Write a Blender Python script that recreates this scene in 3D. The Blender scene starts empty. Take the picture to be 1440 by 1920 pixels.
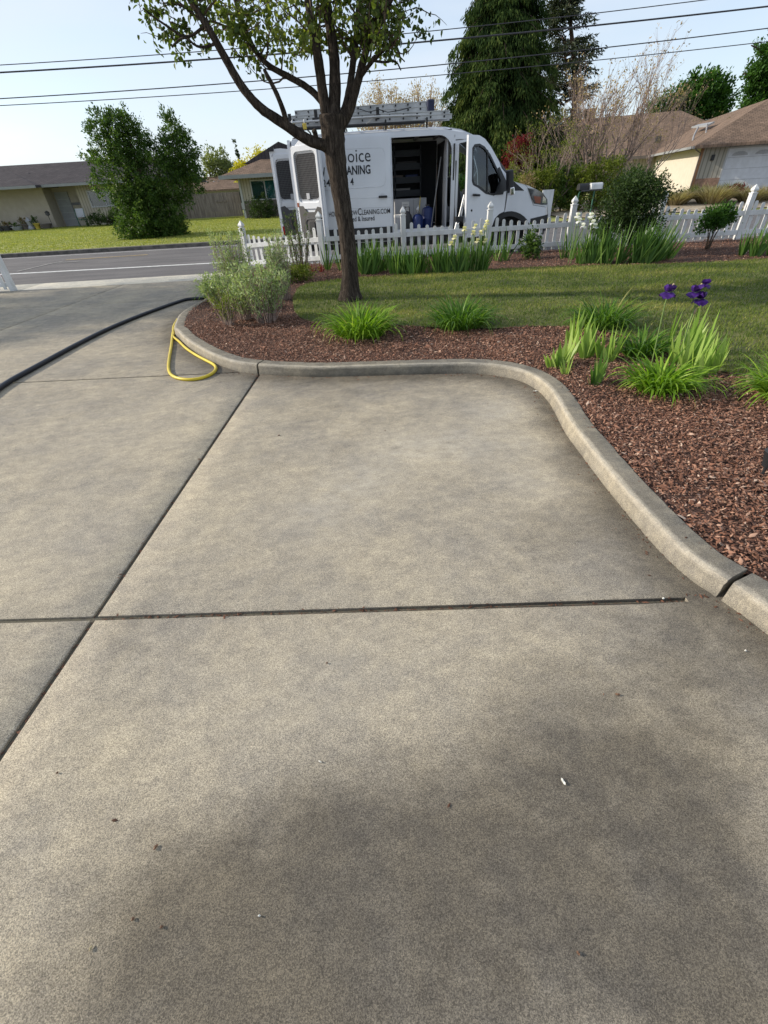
import bpy, bmesh, math, random
import numpy as np
from mathutils import Vector, Matrix
from mathutils.geometry import delaunay_2d_cdt
C = bpy.context.scene
R = math.radians
# ------------------------------------------------------------------ camera
CAM_H = 1.5; FPX = 822.0; ROLL = R(3.35); PITCH = R(36.5)
cd = bpy.data.cameras.new('camera'); cam = bpy.data.objects.new('camera', cd)
C.collection.objects.link(cam); C.camera = cam
cd.sensor_fit = 'HORIZONTAL'; cd.sensor_width = 36; cd.lens = 36*FPX/1440
cd.clip_start = 0.05; cd.clip_end = 3000
Fv = Vector((0, math.cos(PITCH), -math.sin(PITCH))); Rv = Vector((1, 0, 0)); Uv = Rv.cross(Fv)
cr, sr = math.cos(ROLL), math.sin(ROLL)
cx = Rv*cr - Uv*sr; cy = Rv*sr + Uv*cr
m = Matrix((cx, cy, -Fv)).transposed().to_4x4(); m.translation = Vector((0, 0, CAM_H))
cam.matrix_world = m
def ray(px, py):
    return cx*(px-720) + cy*(960-py) + Fv*FPX
def G(px, py, z=0.0):
    d = ray(px, py); t = (z-CAM_H)/d.z
    return Vector((d.x*t, d.y*t, z))
def A(px, py, Y):
    d = ray(px, py); t = Y/d.y
    return Vector((d.x*t, Y, CAM_H+d.z*t))
# ------------------------------------------------------------------ light
SUN_EL = R(25); SUN_AZ = R(9)           # sun stands left (-x), a little beyond (+y)
sv = Vector((-math.cos(SUN_AZ)*math.cos(SUN_EL), math.sin(SUN_AZ)*math.cos(SUN_EL), math.sin(SUN_EL)))
w = bpy.data.worlds.new("World"); C.world = w; w.use_nodes = True
nt = w.node_tree; nt.nodes.clear()
sky = nt.nodes.new('ShaderNodeTexSky'); sky.sky_type = 'NISHITA'; sky.sun_disc = False
sky.sun_elevation = SUN_EL; sky.sun_rotation = math.atan2(sv.x, sv.y)
sky.air_density = 1.0; sky.dust_density = 1.2; sky.ozone_density = 1.5; sky.altitude = 400
bg = nt.nodes.new('ShaderNodeBackground'); bg.inputs['Strength'].default_value = 0.15
wo = nt.nodes.new('ShaderNodeOutputWorld')
tc = nt.nodes.new('ShaderNodeTexCoord'); mp = nt.nodes.new('ShaderNodeMapping'); mp.inputs['Scale'].default_value = (1.2, 1.2, 5)
ns = nt.nodes.new('ShaderNodeTexNoise'); ns.inputs['Scale'].default_value = 2.2; ns.inputs['Detail'].default_value = 6
rp = nt.nodes.new('ShaderNodeValToRGB'); rp.color_ramp.elements[0].position = .38; rp.color_ramp.elements[1].position = .8
rp.color_ramp.elements[0].color = (.50, .50, .50, 1); rp.color_ramp.elements[1].color = (.97, .97, .97, 1)
mx = nt.nodes.new('ShaderNodeMix'); mx.data_type = 'RGBA'; mx.inputs['B'].default_value = (4.0, 4.35, 4.85, 1)   # thin high cloud
L = nt.links
L.new(tc.outputs['Generated'], mp.inputs[0]); L.new(mp.outputs[0], ns.inputs['Vector']); L.new(ns.outputs['Fac'], rp.inputs[0])
L.new(rp.outputs[0], mx.inputs['Factor']); L.new(sky.outputs[0], mx.inputs['A']); L.new(mx.outputs['Result'], bg.inputs[0]); L.new(bg.outputs[0], wo.inputs[0])
sd = bpy.data.lights.new('sun', 'SUN'); so = bpy.data.objects.new('sun', sd); C.collection.objects.link(so)
sd.energy = 3.9; sd.angle = R(0.8); sd.color = (1, .90, .76)
so.rotation_euler = sv.to_track_quat('Z', 'Y').to_euler()
C.view_settings.view_transform = 'Standard'; C.view_settings.look = 'None'; C.view_settings.gamma = 1
C.view_settings.exposure = 0.47; C.view_settings.use_curve_mapping = False
C.render.engine = 'CYCLES'

# ------------------------------------------------------------------ helpers
rng = np.random.default_rng(7); random.seed(7)
def tag(o, label=None, cat=None, group=None, kind=None):
    if label: o['label'] = label
    if cat: o['category'] = cat
    if group: o['group'] = group
    if kind: o['kind'] = kind
    return o
def empty(name, loc=(0, 0, 0), rz=0, label=None, cat=None, group=None):
    o = bpy.data.objects.new(name, None); C.collection.objects.link(o)
    o.location = loc; o.rotation_euler = (0, 0, rz); o.empty_display_size = .1
    return tag(o, label, cat, group)
class MB:
    def __init__(s): s.v = []; s.f = []; s.m = []; s.cm = 0
    def add(s, vs, fs):
        n = len(s.v); s.v += [tuple(p) for p in vs]; s.f += [tuple(i+n for i in f) for f in fs]; s.m += [s.cm]*len(fs); return s
    def box(s, a, b, bev=0):
        x0, y0, z0 = a; x1, y1, z1 = b
        return s.add([(x0,y0,z0),(x1,y0,z0),(x1,y1,z0),(x0,y1,z0),(x0,y0,z1),(x1,y0,z1),(x1,y1,z1),(x0,y1,z1)],
                     [(0,3,2,1),(4,5,6,7),(0,1,5,4),(1,2,6,5),(2,3,7,6),(3,0,4,7)])
    def tube(s, pts, rad, n=8, cap=True, jit=0, rg=None):
        pts = [Vector(p) for p in pts]
        if not hasattr(rad, '__len__'): rad = [rad]*len(pts)
        t0 = (pts[1]-pts[0]).normalized(); up = Vector((0,0,1)) if abs(t0.z) < .9 else Vector((0,1,0))
        nrm = t0.cross(up).normalized(); vs = []
        for i, p in enumerate(pts):
            t = (pts[min(i+1, len(pts)-1)]-pts[max(i-1, 0)]).normalized()
            nrm = (nrm-t*nrm.dot(t)).normalized(); b = t.cross(nrm)
            for k in range(n):
                a = 2*math.pi*k/n; r = rad[i]*(1+(jit*rg.uniform(-1, 1) if jit else 0))
                vs.append(p+nrm*math.cos(a)*r+b*math.sin(a)*r)
        fs = []
        for i in range(len(pts)-1):
            for k in range(n): fs.append((i*n+k, i*n+(k+1) % n, (i+1)*n+(k+1) % n, (i+1)*n+k))
        if cap: fs.append(tuple(range(n-1, -1, -1))); fs.append(tuple((len(pts)-1)*n+k for k in range(n)))
        return s.add(vs, fs)
    def lathe(s, prof, n=16, c=(0,0,0), axis='z'):
        vs = []
        for r, h in prof:
            for k in range(n):
                a = 2*math.pi*k/n; x, y = r*math.cos(a), r*math.sin(a)
                vs.append((c[0]+x, c[1]+y, c[2]+h) if axis == 'z' else (c[0]+x, c[1]+h, c[2]+y))
        fs = []
        for i in range(len(prof)-1):
            for k in range(n): fs.append((i*n+k, i*n+(k+1) % n, (i+1)*n+(k+1) % n, (i+1)*n+k))
        fs.append(tuple(range(n-1, -1, -1))); fs.append(tuple((len(prof)-1)*n+k for k in range(n)))
        return s.add(vs, fs)
    def poly(s, pts): return s.add(pts, [tuple(range(len(pts)))])
    def build(s, name, mats, parent=None, smooth=False, loc=None, rz=None, bevel=0):
        me = bpy.data.meshes.new(name); me.from_pydata(s.v, [], s.f)
        for mm in (mats if isinstance(mats, (list, tuple)) else [mats]): me.materials.append(mm)
        me.polygons.foreach_set('material_index', s.m)
        bm = bmesh.new(); bm.from_mesh(me); bmesh.ops.recalc_face_normals(bm, faces=bm.faces)
        if bevel: bmesh.ops.bevel(bm, geom=list(bm.edges), offset=bevel, segments=2, affect='EDGES', profile=.5)
        bm.to_mesh(me); bm.free()
        o = bpy.data.objects.new(name, me); C.collection.objects.link(o)
        if parent: o.parent = parent
        if loc is not None: o.location = loc
        if rz is not None: o.rotation_euler = (0, 0, rz)
        if smooth:
            me.polygons.foreach_set('use_smooth', [True]*len(me.polygons))
            if smooth != 'all': me.set_sharp_from_angle(angle=R(38))
        return o
def npmesh(name, V, F, mat, parent=None, rnd=None, smooth=False):
    """V (n,3), F (m,k) arrays"""
    me = bpy.data.meshes.new(name); k = F.shape[1]
    me.vertices.add(len(V)); me.vertices.foreach_set('co', np.ascontiguousarray(V, dtype=np.float32).ravel())
    me.loops.add(F.size); me.loops.foreach_set('vertex_index', np.ascontiguousarray(F, dtype=np.int32).ravel())
    me.polygons.add(len(F)); me.polygons.foreach_set('loop_start', np.arange(0, F.size, k, dtype=np.int32))
    me.update(calc_edges=True)
    if rnd is not None:
        a = me.attributes.new('rnd', 'FLOAT', 'POINT'); a.data.foreach_set('value', np.ascontiguousarray(rnd, dtype=np.float32))
    me.materials.append(mat)
    if smooth: me.polygons.foreach_set('use_smooth', np.ones(len(F), dtype=bool))
    o = bpy.data.objects.new(name, me); C.collection.objects.link(o)
    if parent: o.parent = parent
    return o
def unit(v): return v/np.maximum(np.linalg.norm(v, axis=-1, keepdims=True), 1e-9)
def leafgeo(P, D, Ln, Wd, rg, fold=.25):
    n = len(P); D = unit(D); S = unit(np.cross(D, rg.normal(size=(n, 3)))); N = np.cross(D, S)
    Ln = np.broadcast_to(Ln, n)[:, None]; Wd = np.broadcast_to(Wd, n)[:, None]
    V = np.stack([P, P+D*Ln*.42+S*Wd*.5+N*Wd*fold, P+D*Ln, P+D*Ln*.42-S*Wd*.5+N*Wd*fold], 1)
    F = np.arange(4*n).reshape(n, 4)
    return V.reshape(-1, 3), F
def leaves(name, P, D, Ln, Wd, mat, parent=None, rg=rng, rnd=None, fold=.25):
    V, F = leafgeo(P, D, Ln, Wd, rg, fold)
    if rnd is None: rnd = rg.random(len(P))
    return npmesh(name, V, F, mat, parent, np.repeat(rnd, 4))
def bladegeo(P, az, t0, bend, Ln, Wd, seg=5, rg=rng, power=1.3, taper=.75, twist=.4):
    n = len(P); bc = lambda a: np.broadcast_to(a, n).astype(float)
    az, t0, bend, Ln, Wd = map(bc, (az, t0, bend, Ln, Wd))
    d = np.stack([np.cos(az), np.sin(az), np.zeros(n)], 1)
    sa = az+np.pi/2+rg.normal(0, twist, n); S = np.stack([np.cos(sa), np.sin(sa), np.zeros(n)], 1)
    cur = P.copy(); V = np.zeros((n, seg+1, 2, 3))
    for i in range(seg+1):
        s = i/seg; wd = Wd*(1-s**3*taper*1.33 if s < 1 else .02)*(.6+.4*min(1, s*4))
        if i == seg: wd = Wd*.04
        V[:, i, 0] = cur+S*wd[:, None]/2; V[:, i, 1] = cur-S*wd[:, None]/2
        th = t0+bend*((i+.5)/seg)**power
        cur = cur+(d*np.sin(th)[:, None]+np.array([0, 0, 1])*np.cos(th)[:, None])*(Ln/seg)[:, None]
    b = (np.arange(n)*(seg+1)*2)[:, None]; F = []
    for i in range(seg): F.append(np.concatenate([b+2*i, b+2*i+1, b+2*i+3, b+2*i+2], 1))
    return V.reshape(-1, 3), np.concatenate(F), (seg+1)*2
def blades(name, mat, parent, *a, rnd=None, **k):
    V, F, q = bladegeo(*a, **k); n = len(a[0])
    if rnd is None: rnd = rng.random(n)
    return npmesh(name, V, F, mat, parent, np.repeat(rnd, q), smooth=True)
def inpoly(x, y, poly):
    x = np.asarray(x, float); y = np.asarray(y, float); c = np.zeros(x.shape, bool); j = len(poly)-1
    for i in range(len(poly)):
        xi, yi = poly[i][0], poly[i][1]; xj, yj = poly[j][0], poly[j][1]
        if yi != yj:
            c ^= ((yi > y) != (yj > y)) & (x < (xj-xi)*(y-yi)/(yj-yi)+xi)
        j = i
    return c
def cdt(outer, holes=(), step=.2):
    vs = []; es = []
    for lp in [outer]+list(holes):
        n = len(vs); vs += [Vector((p[0], p[1])) for p in lp]; es += [(n+i, n+(i+1) % len(lp)) for i in range(len(lp))]
    xs = [p[0] for p in outer]; ys = [p[1] for p in outer]
    gx, gy = np.meshgrid(np.arange(min(xs)+step*.5, max(xs), step), np.arange(min(ys)+step*.5, max(ys), step))
    gx = gx.ravel(); gy = gy.ravel(); k = inpoly(gx, gy, outer)
    for h in holes: k &= ~inpoly(gx, gy, h)
    vs += [Vector((a, b)) for a, b in zip(gx[k], gy[k])]
    v, e, f, _, _, _ = delaunay_2d_cdt(vs, es, [], 0, 1e-5)
    if f:
        c = np.array([[sum(v[i].x for i in t)/len(t), sum(v[i].y for i in t)/len(t)] for t in f])
        k = inpoly(c[:, 0], c[:, 1], outer)
        for h in holes: k &= ~inpoly(c[:, 0], c[:, 1], h)
        f = [t for t, q in zip(f, k) if q]
    return [(p.x, p.y) for p in v], f
def panel(mb, outer, holes, mapf, thick=.03, step=.2):
    """plate with holes; mapf(u,v,d) -> 3D, d = depth below the outer face"""
    v, f = cdt(outer, holes, step); n = len(v)
    from collections import Counter
    ed = Counter()
    for t in f:
        for i in range(len(t)): ed[(t[i], t[(i+1) % len(t)])] += 1
    bd = [e for e in ed if (e[1], e[0]) not in ed]
    vs = [mapf(a, b, 0) for a, b in v]+[mapf(a, b, thick) for a, b in v]
    fs = [tuple(t) for t in f]+[tuple(i+n for i in reversed(t)) for t in f]+[(a, a+n, b+n, b) for a, b in bd]
    return mb.add(vs, fs)
def rrect(x0, y0, x1, y1, r, n=5):
    o = []
    for cxx, cyy, a in ((x1-r, y1-r, 0), (x0+r, y1-r, 90), (x0+r, y0+r, 180), (x1-r, y0+r, 270)):
        for k in range(n+1): t = R(a+90*k/n); o.append((cxx+r*math.cos(t), cyy+r*math.sin(t)))
    return o
def smooth_path(pts, it=2, closed=False):
    pts = [Vector(p) for p in pts]
    for _ in range(it):
        q = [pts[0]] if not closed else []
        rg_ = range(len(pts)-1) if not closed else range(len(pts))
        for i in rg_:
            a, b = pts[i], pts[(i+1) % len(pts)]; q += [a*.75+b*.25, a*.25+b*.75]
        if not closed: q.append(pts[-1])
        pts = q
    return pts
# ------------------------------------------------------------------ materials
def newmat(name):
    mt = bpy.data.materials.new(name); mt.use_nodes = True; n = mt.node_tree
    return mt, n, n.nodes['Principled BSDF'], n.nodes['Material Output']
def M(name, col, rough=.7, col2=None, scale=4, detail=5, bump=0, bscale=None, metal=0, spec=.4, lo=.35, hi=.65, stretch=(1, 1, 1), coat=0):
    mt, n, p, o = newmat(name); ln = n.links
    p.inputs['Base Color'].default_value = (*col, 1); p.inputs['Roughness'].default_value = rough
    p.inputs['Metallic'].default_value = metal; p.inputs['Specular IOR Level'].default_value = spec; p.inputs['Coat Weight'].default_value = coat
    t = n.nodes.new('ShaderNodeTexCoord'); mp = n.nodes.new('ShaderNodeMapping'); mp.inputs['Scale'].default_value = stretch
    ln.new(t.outputs['Object'], mp.inputs[0])
    if col2 is None: col2 = tuple(c*.88 for c in col)
    nz = n.nodes.new('ShaderNodeTexNoise'); nz.inputs['Scale'].default_value = scale; nz.inputs['Detail'].default_value = detail
    ln.new(mp.outputs[0], nz.inputs['Vector'])
    r = n.nodes.new('ShaderNodeValToRGB'); r.color_ramp.elements[0].position = lo; r.color_ramp.elements[1].position = hi
    r.color_ramp.elements[0].color = (*col2, 1); r.color_ramp.elements[1].color = (*col, 1)
    ln.new(nz.outputs['Fac'], r.inputs[0]); ln.new(r.outputs[0], p.inputs['Base Color'])
    if bump:
        b = n.nodes.new('ShaderNodeBump'); b.inputs['Strength'].default_value = bump; b.inputs['Distance'].default_value = .02
        nb = n.nodes.new('ShaderNodeTexNoise'); nb.inputs['Scale'].default_value = bscale or scale*4; nb.inputs['Detail'].default_value = 6
        ln.new(mp.outputs[0], nb.inputs['Vector']); ln.new(nb.outputs['Fac'], b.inputs['Height']); ln.new(b.outputs[0], p.inputs['Normal'])
    return mt
def foliage(name, cols, trans=.35, rough=.5, tint=1.0, spec=.18):
    mt, n, p, o = newmat(name); ln = n.links
    a = n.nodes.new('ShaderNodeAttribute'); a.attribute_name = 'rnd'
    r = n.nodes.new('ShaderNodeValToRGB'); e = r.color_ramp.elements
    while len(e) < len(cols): e.new(.5)
    for i, c in enumerate(cols): e[i].position = i/(len(cols)-1); e[i].color = (*c, 1)
    ln.new(a.outputs['Fac'], r.inputs[0])
    p.inputs['Roughness'].default_value = rough; p.inputs['Specular IOR Level'].default_value = spec
    ln.new(r.outputs[0], p.inputs['Base Color'])
    if trans:
        t = n.nodes.new('ShaderNodeBsdfTranslucent'); mxs = n.nodes.new('ShaderNodeMixShader'); mxs.inputs[0].default_value = trans
        g = n.nodes.new('ShaderNodeMix'); g.data_type = 'RGBA'; g.blend_type = 'MULTIPLY'; g.inputs['Factor'].default_value = 1
        g.inputs['B'].default_value = (1.5, 1.6, .7, 1); ln.new(r.outputs[0], g.inputs['A']); ln.new(g.outputs['Result'], t.inputs[0])
        ln.new(p.outputs[0], mxs.inputs[1]); ln.new(t.outputs[0], mxs.inputs[2]); ln.new(mxs.outputs[0], o.inputs[0])
    return mt
def glassmat(name, tint=(.75, .8, .8), refl=.12):
    mt, n, p, o = newmat(name); ln = n.links; n.nodes.remove(p)
    t = n.nodes.new('ShaderNodeBsdfTransparent'); t.inputs[0].default_value = (*tint, 1)
    g = n.nodes.new('ShaderNodeBsdfGlossy'); g.inputs['Roughness'].default_value = .02
    fr = n.nodes.new('ShaderNodeFresnel'); fr.inputs[0].default_value = 1.5
    ad = n.nodes.new('ShaderNodeMath'); ad.inputs[1].default_value = refl; ad.use_clamp = True; ln.new(fr.outputs[0], ad.inputs[0])
    mxs = n.nodes.new('ShaderNodeMixShader'); ln.new(ad.outputs[0], mxs.inputs[0]); ln.new(t.outputs[0], mxs.inputs[1]); ln.new(g.outputs[0], mxs.inputs[2])
    ln.new(mxs.outputs[0], o.inputs[0]); return mt
def concrete(name, cA, cB, dark_tint, attr=True, bump=.3):
    """cA/cB speckle colours, dirt colour; vertex attribute rnd = how far darkened, or paled where negative"""
    mt, n, p, o = newmat(name); ln = n.links; p.inputs['Roughness'].default_value = .85; p.inputs['Specular IOR Level'].default_value = .25
    N = n.nodes.new; t = N('ShaderNodeTexCoord')
    def noise(sc, det=4, ro=.55, src=None):
        z = N('ShaderNodeTexNoise'); z.inputs['Scale'].default_value = sc; z.inputs['Detail'].default_value = det; z.inputs['Roughness'].default_value = ro
        ln.new(src or t.outputs['Object'], z.inputs['Vector']); return z
    def ramp(src, a, b, ca=(0, 0, 0), cb=(1, 1, 1)):
        r = N('ShaderNodeValToRGB'); r.color_ramp.elements[0].position = a; r.color_ramp.elements[1].position = b
        r.color_ramp.elements[0].color = (*ca, 1); r.color_ramp.elements[1].color = (*cb, 1); ln.new(src, r.inputs[0]); return r
    def mix(f, a, b, mode='MIX'):
        q = N('ShaderNodeMix'); q.data_type = 'RGBA'; q.blend_type = mode
        if hasattr(f, 'links'): ln.new(f, q.inputs['Factor'])
        else: q.inputs['Factor'].default_value = f
        for s_, v in (('A', a), ('B', b)):
            if isinstance(v, tuple): q.inputs[s_].default_value = (*v, 1)
            else: ln.new(v, q.inputs[s_])
        return q.outputs['Result']
    fine = noise(230, 4, .85); vg = N('ShaderNodeTexVoronoi'); vg.inputs['Scale'].default_value = 380; ln.new(t.outputs['Object'], vg.inputs['Vector'])
    sx = N('ShaderNodeSeparateColor'); ln.new(vg.outputs['Color'], sx.inputs[0]); gm = N('ShaderNodeMath'); gm.operation = 'MULTIPLY_ADD'; gm.inputs[1].default_value = .30; ln.new(sx.outputs[0], gm.inputs[0]); ln.new(fine.outputs['Fac'], gm.inputs[2])
    sp = ramp(gm.outputs[0], .50, .82, cB, cA)
    fine2 = noise(520, 1, .6); sp2 = ramp(fine2.outputs['Fac'], .38, .62, (.72, .72, .74), (1.2, 1.18, 1.12))
    c = mix(1.0, sp.outputs[0], sp2.outputs[0], 'MULTIPLY')
    wp = N('ShaderNodeMapping'); wp.inputs['Scale'].default_value = (1, 1.5, 1); wp.inputs['Rotation'].default_value = (0, 0, R(-25)); ln.new(t.outputs['Object'], wp.inputs[0])
    wis = noise(9, 10, .8, wp.outputs[0]); ws = ramp(wis.outputs['Fac'], .40, .62, (.84, .84, .85), (1.16, 1.15, 1.12)); c = mix(1.0, c, ws.outputs[0], 'MULTIPLY')
    big = noise(1.1, 10, .74); bs = ramp(big.outputs['Fac'], .38, .62, (.80, .81, .84), (1.16, 1.13, 1.05)); c = mix(1.0, c, bs.outputs[0], 'MULTIPLY')
    # dark pits
    v = N('ShaderNodeTexVoronoi'); v.inputs['Scale'].default_value = 9; ln.new(t.outputs['Object'], v.inputs['Vector'])
    pit = ramp(v.outputs['Distance'], .012, .03, (.45, .4, .35), (1, 1, 1)); c = mix(.6, c, pit.outputs[0], 'MULTIPLY')
    # darkening by noise and the vertex attribute
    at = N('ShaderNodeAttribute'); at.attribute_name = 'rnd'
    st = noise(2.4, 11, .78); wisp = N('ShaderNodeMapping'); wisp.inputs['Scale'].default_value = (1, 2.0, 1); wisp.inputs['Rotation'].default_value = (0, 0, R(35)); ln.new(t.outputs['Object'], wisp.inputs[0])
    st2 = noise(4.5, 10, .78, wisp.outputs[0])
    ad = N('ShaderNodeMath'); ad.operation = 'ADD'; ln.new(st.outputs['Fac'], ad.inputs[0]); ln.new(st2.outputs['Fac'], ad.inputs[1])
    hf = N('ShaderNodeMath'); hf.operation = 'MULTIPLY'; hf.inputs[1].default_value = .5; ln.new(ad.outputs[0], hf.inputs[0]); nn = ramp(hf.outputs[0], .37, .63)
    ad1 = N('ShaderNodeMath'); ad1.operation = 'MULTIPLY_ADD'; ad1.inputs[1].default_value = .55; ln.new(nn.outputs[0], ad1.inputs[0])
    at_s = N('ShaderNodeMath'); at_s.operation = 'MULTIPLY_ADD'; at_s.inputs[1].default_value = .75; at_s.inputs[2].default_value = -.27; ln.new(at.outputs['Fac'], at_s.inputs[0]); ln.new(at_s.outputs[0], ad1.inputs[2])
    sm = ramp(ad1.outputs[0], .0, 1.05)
    c = mix(sm.outputs[0], c, mix(1.0, c, dark_tint, 'MULTIPLY'))
    sc = noise(7, 10, .75, wisp.outputs[0]); scr = ramp(sc.outputs['Fac'], .36, .64); ng = N('ShaderNodeMath'); ng.operation = 'MULTIPLY'; ng.inputs[1].default_value = -.8; ng.use_clamp = True; ln.new(at.outputs['Fac'], ng.inputs[0])
    scf = N('ShaderNodeMath'); scf.operation = 'MULTIPLY'; ln.new(scr.outputs[0], scf.inputs[0]); ln.new(ng.outputs[0], scf.inputs[1]); c = mix(scf.outputs[0], c, mix(.50, c, (.56, .52, .44)))
    ln.new(c, p.inputs['Base Color'])
    b = N('ShaderNodeBump'); b.inputs['Strength'].default_value = bump; b.inputs['Distance'].default_value = .004; ln.new(fine.outputs['Fac'], b.inputs['Height']); ln.new(b.outputs[0], p.inputs['Normal'])
    return mt
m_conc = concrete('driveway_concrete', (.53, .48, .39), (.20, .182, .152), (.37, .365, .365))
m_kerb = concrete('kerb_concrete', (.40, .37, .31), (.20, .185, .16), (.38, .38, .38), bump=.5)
m_walk = concrete('gutter_concrete', (.62, .60, .54), (.40, .39, .35), (.6, .6, .6))
m_joint = M('joint_filler', (.075, .07, .06), .95, (.11, .10, .075), scale=30, lo=.55, hi=.7, bump=.5)
m_asph = M('asphalt', (.135, .128, .128), .9, (.092, .088, .09), scale=1.6, stretch=(.35, 1.6, 1), detail=12, bump=.4, bscale=150)
m_line = M('road_paint', (.72, .72, .70), .6, (.5, .5, .48), scale=9)
m_yel = M('yellow_paint', (.60, .42, .14), .7, (.38, .28, .14), scale=6)
m_faint = M('worn_paint', (.36, .35, .33), .8, (.20, .195, .19), scale=10)
m_earth = M('earth', (.16, .13, .09), .95, (.09, .075, .05), scale=2)
m_farlawn = M('far_grass', (.33, .33, .10), .95, (.20, .23, .06), scale=1.3, detail=9, bump=.6, bscale=40, stretch=(.5, 1.4, 1))
m_lawnbase = M('lawn_soil', (.15, .15, .05), .95, (.05, .06, .02), scale=3)
m_mulchb = M('mulch_bed', (.10, .05, .035), .95, (.025, .014, .01), scale=45, bump=1, bscale=60)
m_chip = foliage('bark_chip', [(.07, .036, .024), (.185, .088, .056), (.275, .142, .094), (.36, .22, .155), (.52, .39, .30)], 0, .75)
m_grass = foliage('lawn_blade', [(.055, .095, .018), (.115, .165, .03), (.21, .235, .055), (.42, .36, .14)], .3, .6)
m_fargrass = foliage('far_lawn_blade', [(.18, .22, .045), (.29, .31, .075), (.42, .38, .13)], .3, .6)
m_white = M('van_white', (.64, .665, .71), .28, (.60, .625, .67), scale=2, coat=.35)
m_vwhite = M('vinyl_white', (.66, .67, .67), .5, (.50, .51, .49), scale=7, stretch=(1, 1, .4), lo=.25, hi=.6)
m_black = M('black_trim', (.022, .023, .026), .5)
m_dgrey = M('dark_grey_trim', (.07, .07, .075), .6)
m_grey = M('grey_trim', (.24, .24, .25), .6)
m_lgrey = M('light_grey_panel', (.40, .41, .44), .55)
m_inner = M('cargo_lining', (.016, .019, .026), .7); m_shelf = M('shelf_steel', (.026, .032, .042), .6)  # shade of the van interior put into these dark base colours
m_tyre = M('rubber', (.02, .02, .021), .85)
m_alu = M('aluminium', (.50, .51, .52), .42, (.36, .37, .38), metal=.5)
m_steel = M('steel_rim', (.30, .31, .32), .4, metal=.7)
m_blue = M('blue_plastic', (.008, .022, .11), .45)
m_navy = M('navy_pad', (.02, .025, .06), .7)
m_glass = glassmat('window_glass', (.82, .86, .86), .03)
m_dglass = M('dark_glass', (.02, .03, .03), .08, spec=.8)
m_lens = M('headlight_lens', (.12, .13, .14), .1, (.03, .03, .035), spec=.9, coat=.6)
m_amber = M('amber_lens', (.24, .085, .055), .2)
m_chrome = M('chrome', (.8, .8, .82), .12, metal=1)
m_text = M('lettering', (.012, .014, .022), .5)
m_red = M('red_lens', (.35, .015, .015), .25)
m_paper = M('paper', (.68, .68, .68), .8)
m_print = M('printed_lines', (.28, .28, .3), .8)
m_yellow = M('yellow_hose', (.62, .48, .035), .42, (.52, .40, .03))
m_ypl = M('yellow_plastic', (.60, .46, .08), .5)
m_hose = M('black_hose', (.012, .014, .022), .42)
m_guard = M('guard_wire', (.13, .13, .14), .6); m_trimg = M('moulded_trim', (.075, .072, .072), .7)
m_seat = M('seat_fabric', (.05, .052, .055), .9)
def bark(name, c1, c2, sc=9, stretch=(1, 1, .16), dist=.03, strength=.9):
    mt, n, p, o = newmat(name); ln = n.links; N = n.nodes.new
    t = N('ShaderNodeTexCoord'); mp = N('ShaderNodeMapping'); mp.inputs['Scale'].default_value = stretch; ln.new(t.outputs['Object'], mp.inputs[0])
    nz = N('ShaderNodeTexNoise'); nz.inputs['Scale'].default_value = sc*3; nz.inputs['Detail'].default_value = 8; nz.inputs['Roughness'].default_value = .7; ln.new(mp.outputs[0], nz.inputs['Vector'])
    vo = N('ShaderNodeTexVoronoi'); vo.feature = 'DISTANCE_TO_EDGE'; vo.inputs['Scale'].default_value = sc*3.2; 
    wm = N('ShaderNodeMix'); wm.data_type = 'RGBA'; wm.inputs['Factor'].default_value = .12; ln.new(mp.outputs[0], wm.inputs['A']); ln.new(nz.outputs['Color'], wm.inputs['B']); ln.new(wm.outputs['Result'], vo.inputs['Vector'])
    mu = N('ShaderNodeMath'); mu.operation = 'MULTIPLY_ADD'; mu.inputs[1].default_value = 1.3; ln.new(vo.outputs['Distance'], mu.inputs[0]); ln.new(nz.outputs['Fac'], mu.inputs[2])
    r = N('ShaderNodeValToRGB'); r.color_ramp.elements[0].position = .42; r.color_ramp.elements[1].position = .95; r.color_ramp.elements[0].color = (*c2, 1); r.color_ramp.elements[1].color = (*c1, 1)
    ln.new(mu.outputs[0], r.inputs[0]); ln.new(r.outputs[0], p.inputs['Base Color']); p.inputs['Roughness'].default_value = .95; p.inputs['Specular IOR Level'].default_value = .15
    b = N('ShaderNodeBump'); b.inputs['Strength'].default_value = strength; b.inputs['Distance'].default_value = dist; ln.new(mu.outputs[0], b.inputs['Height']); ln.new(b.outputs[0], p.inputs['Normal'])
    return mt
m_bark = bark('pear_bark', (.125, .10, .08), (.022, .017, .014))
m_twig = M('twig', (.11, .075, .05), .9, (.05, .035, .025), scale=20)
m_paletwig = M('pale_twig', (.34, .26, .22), .9, (.19, .14, .12), scale=10)
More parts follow.
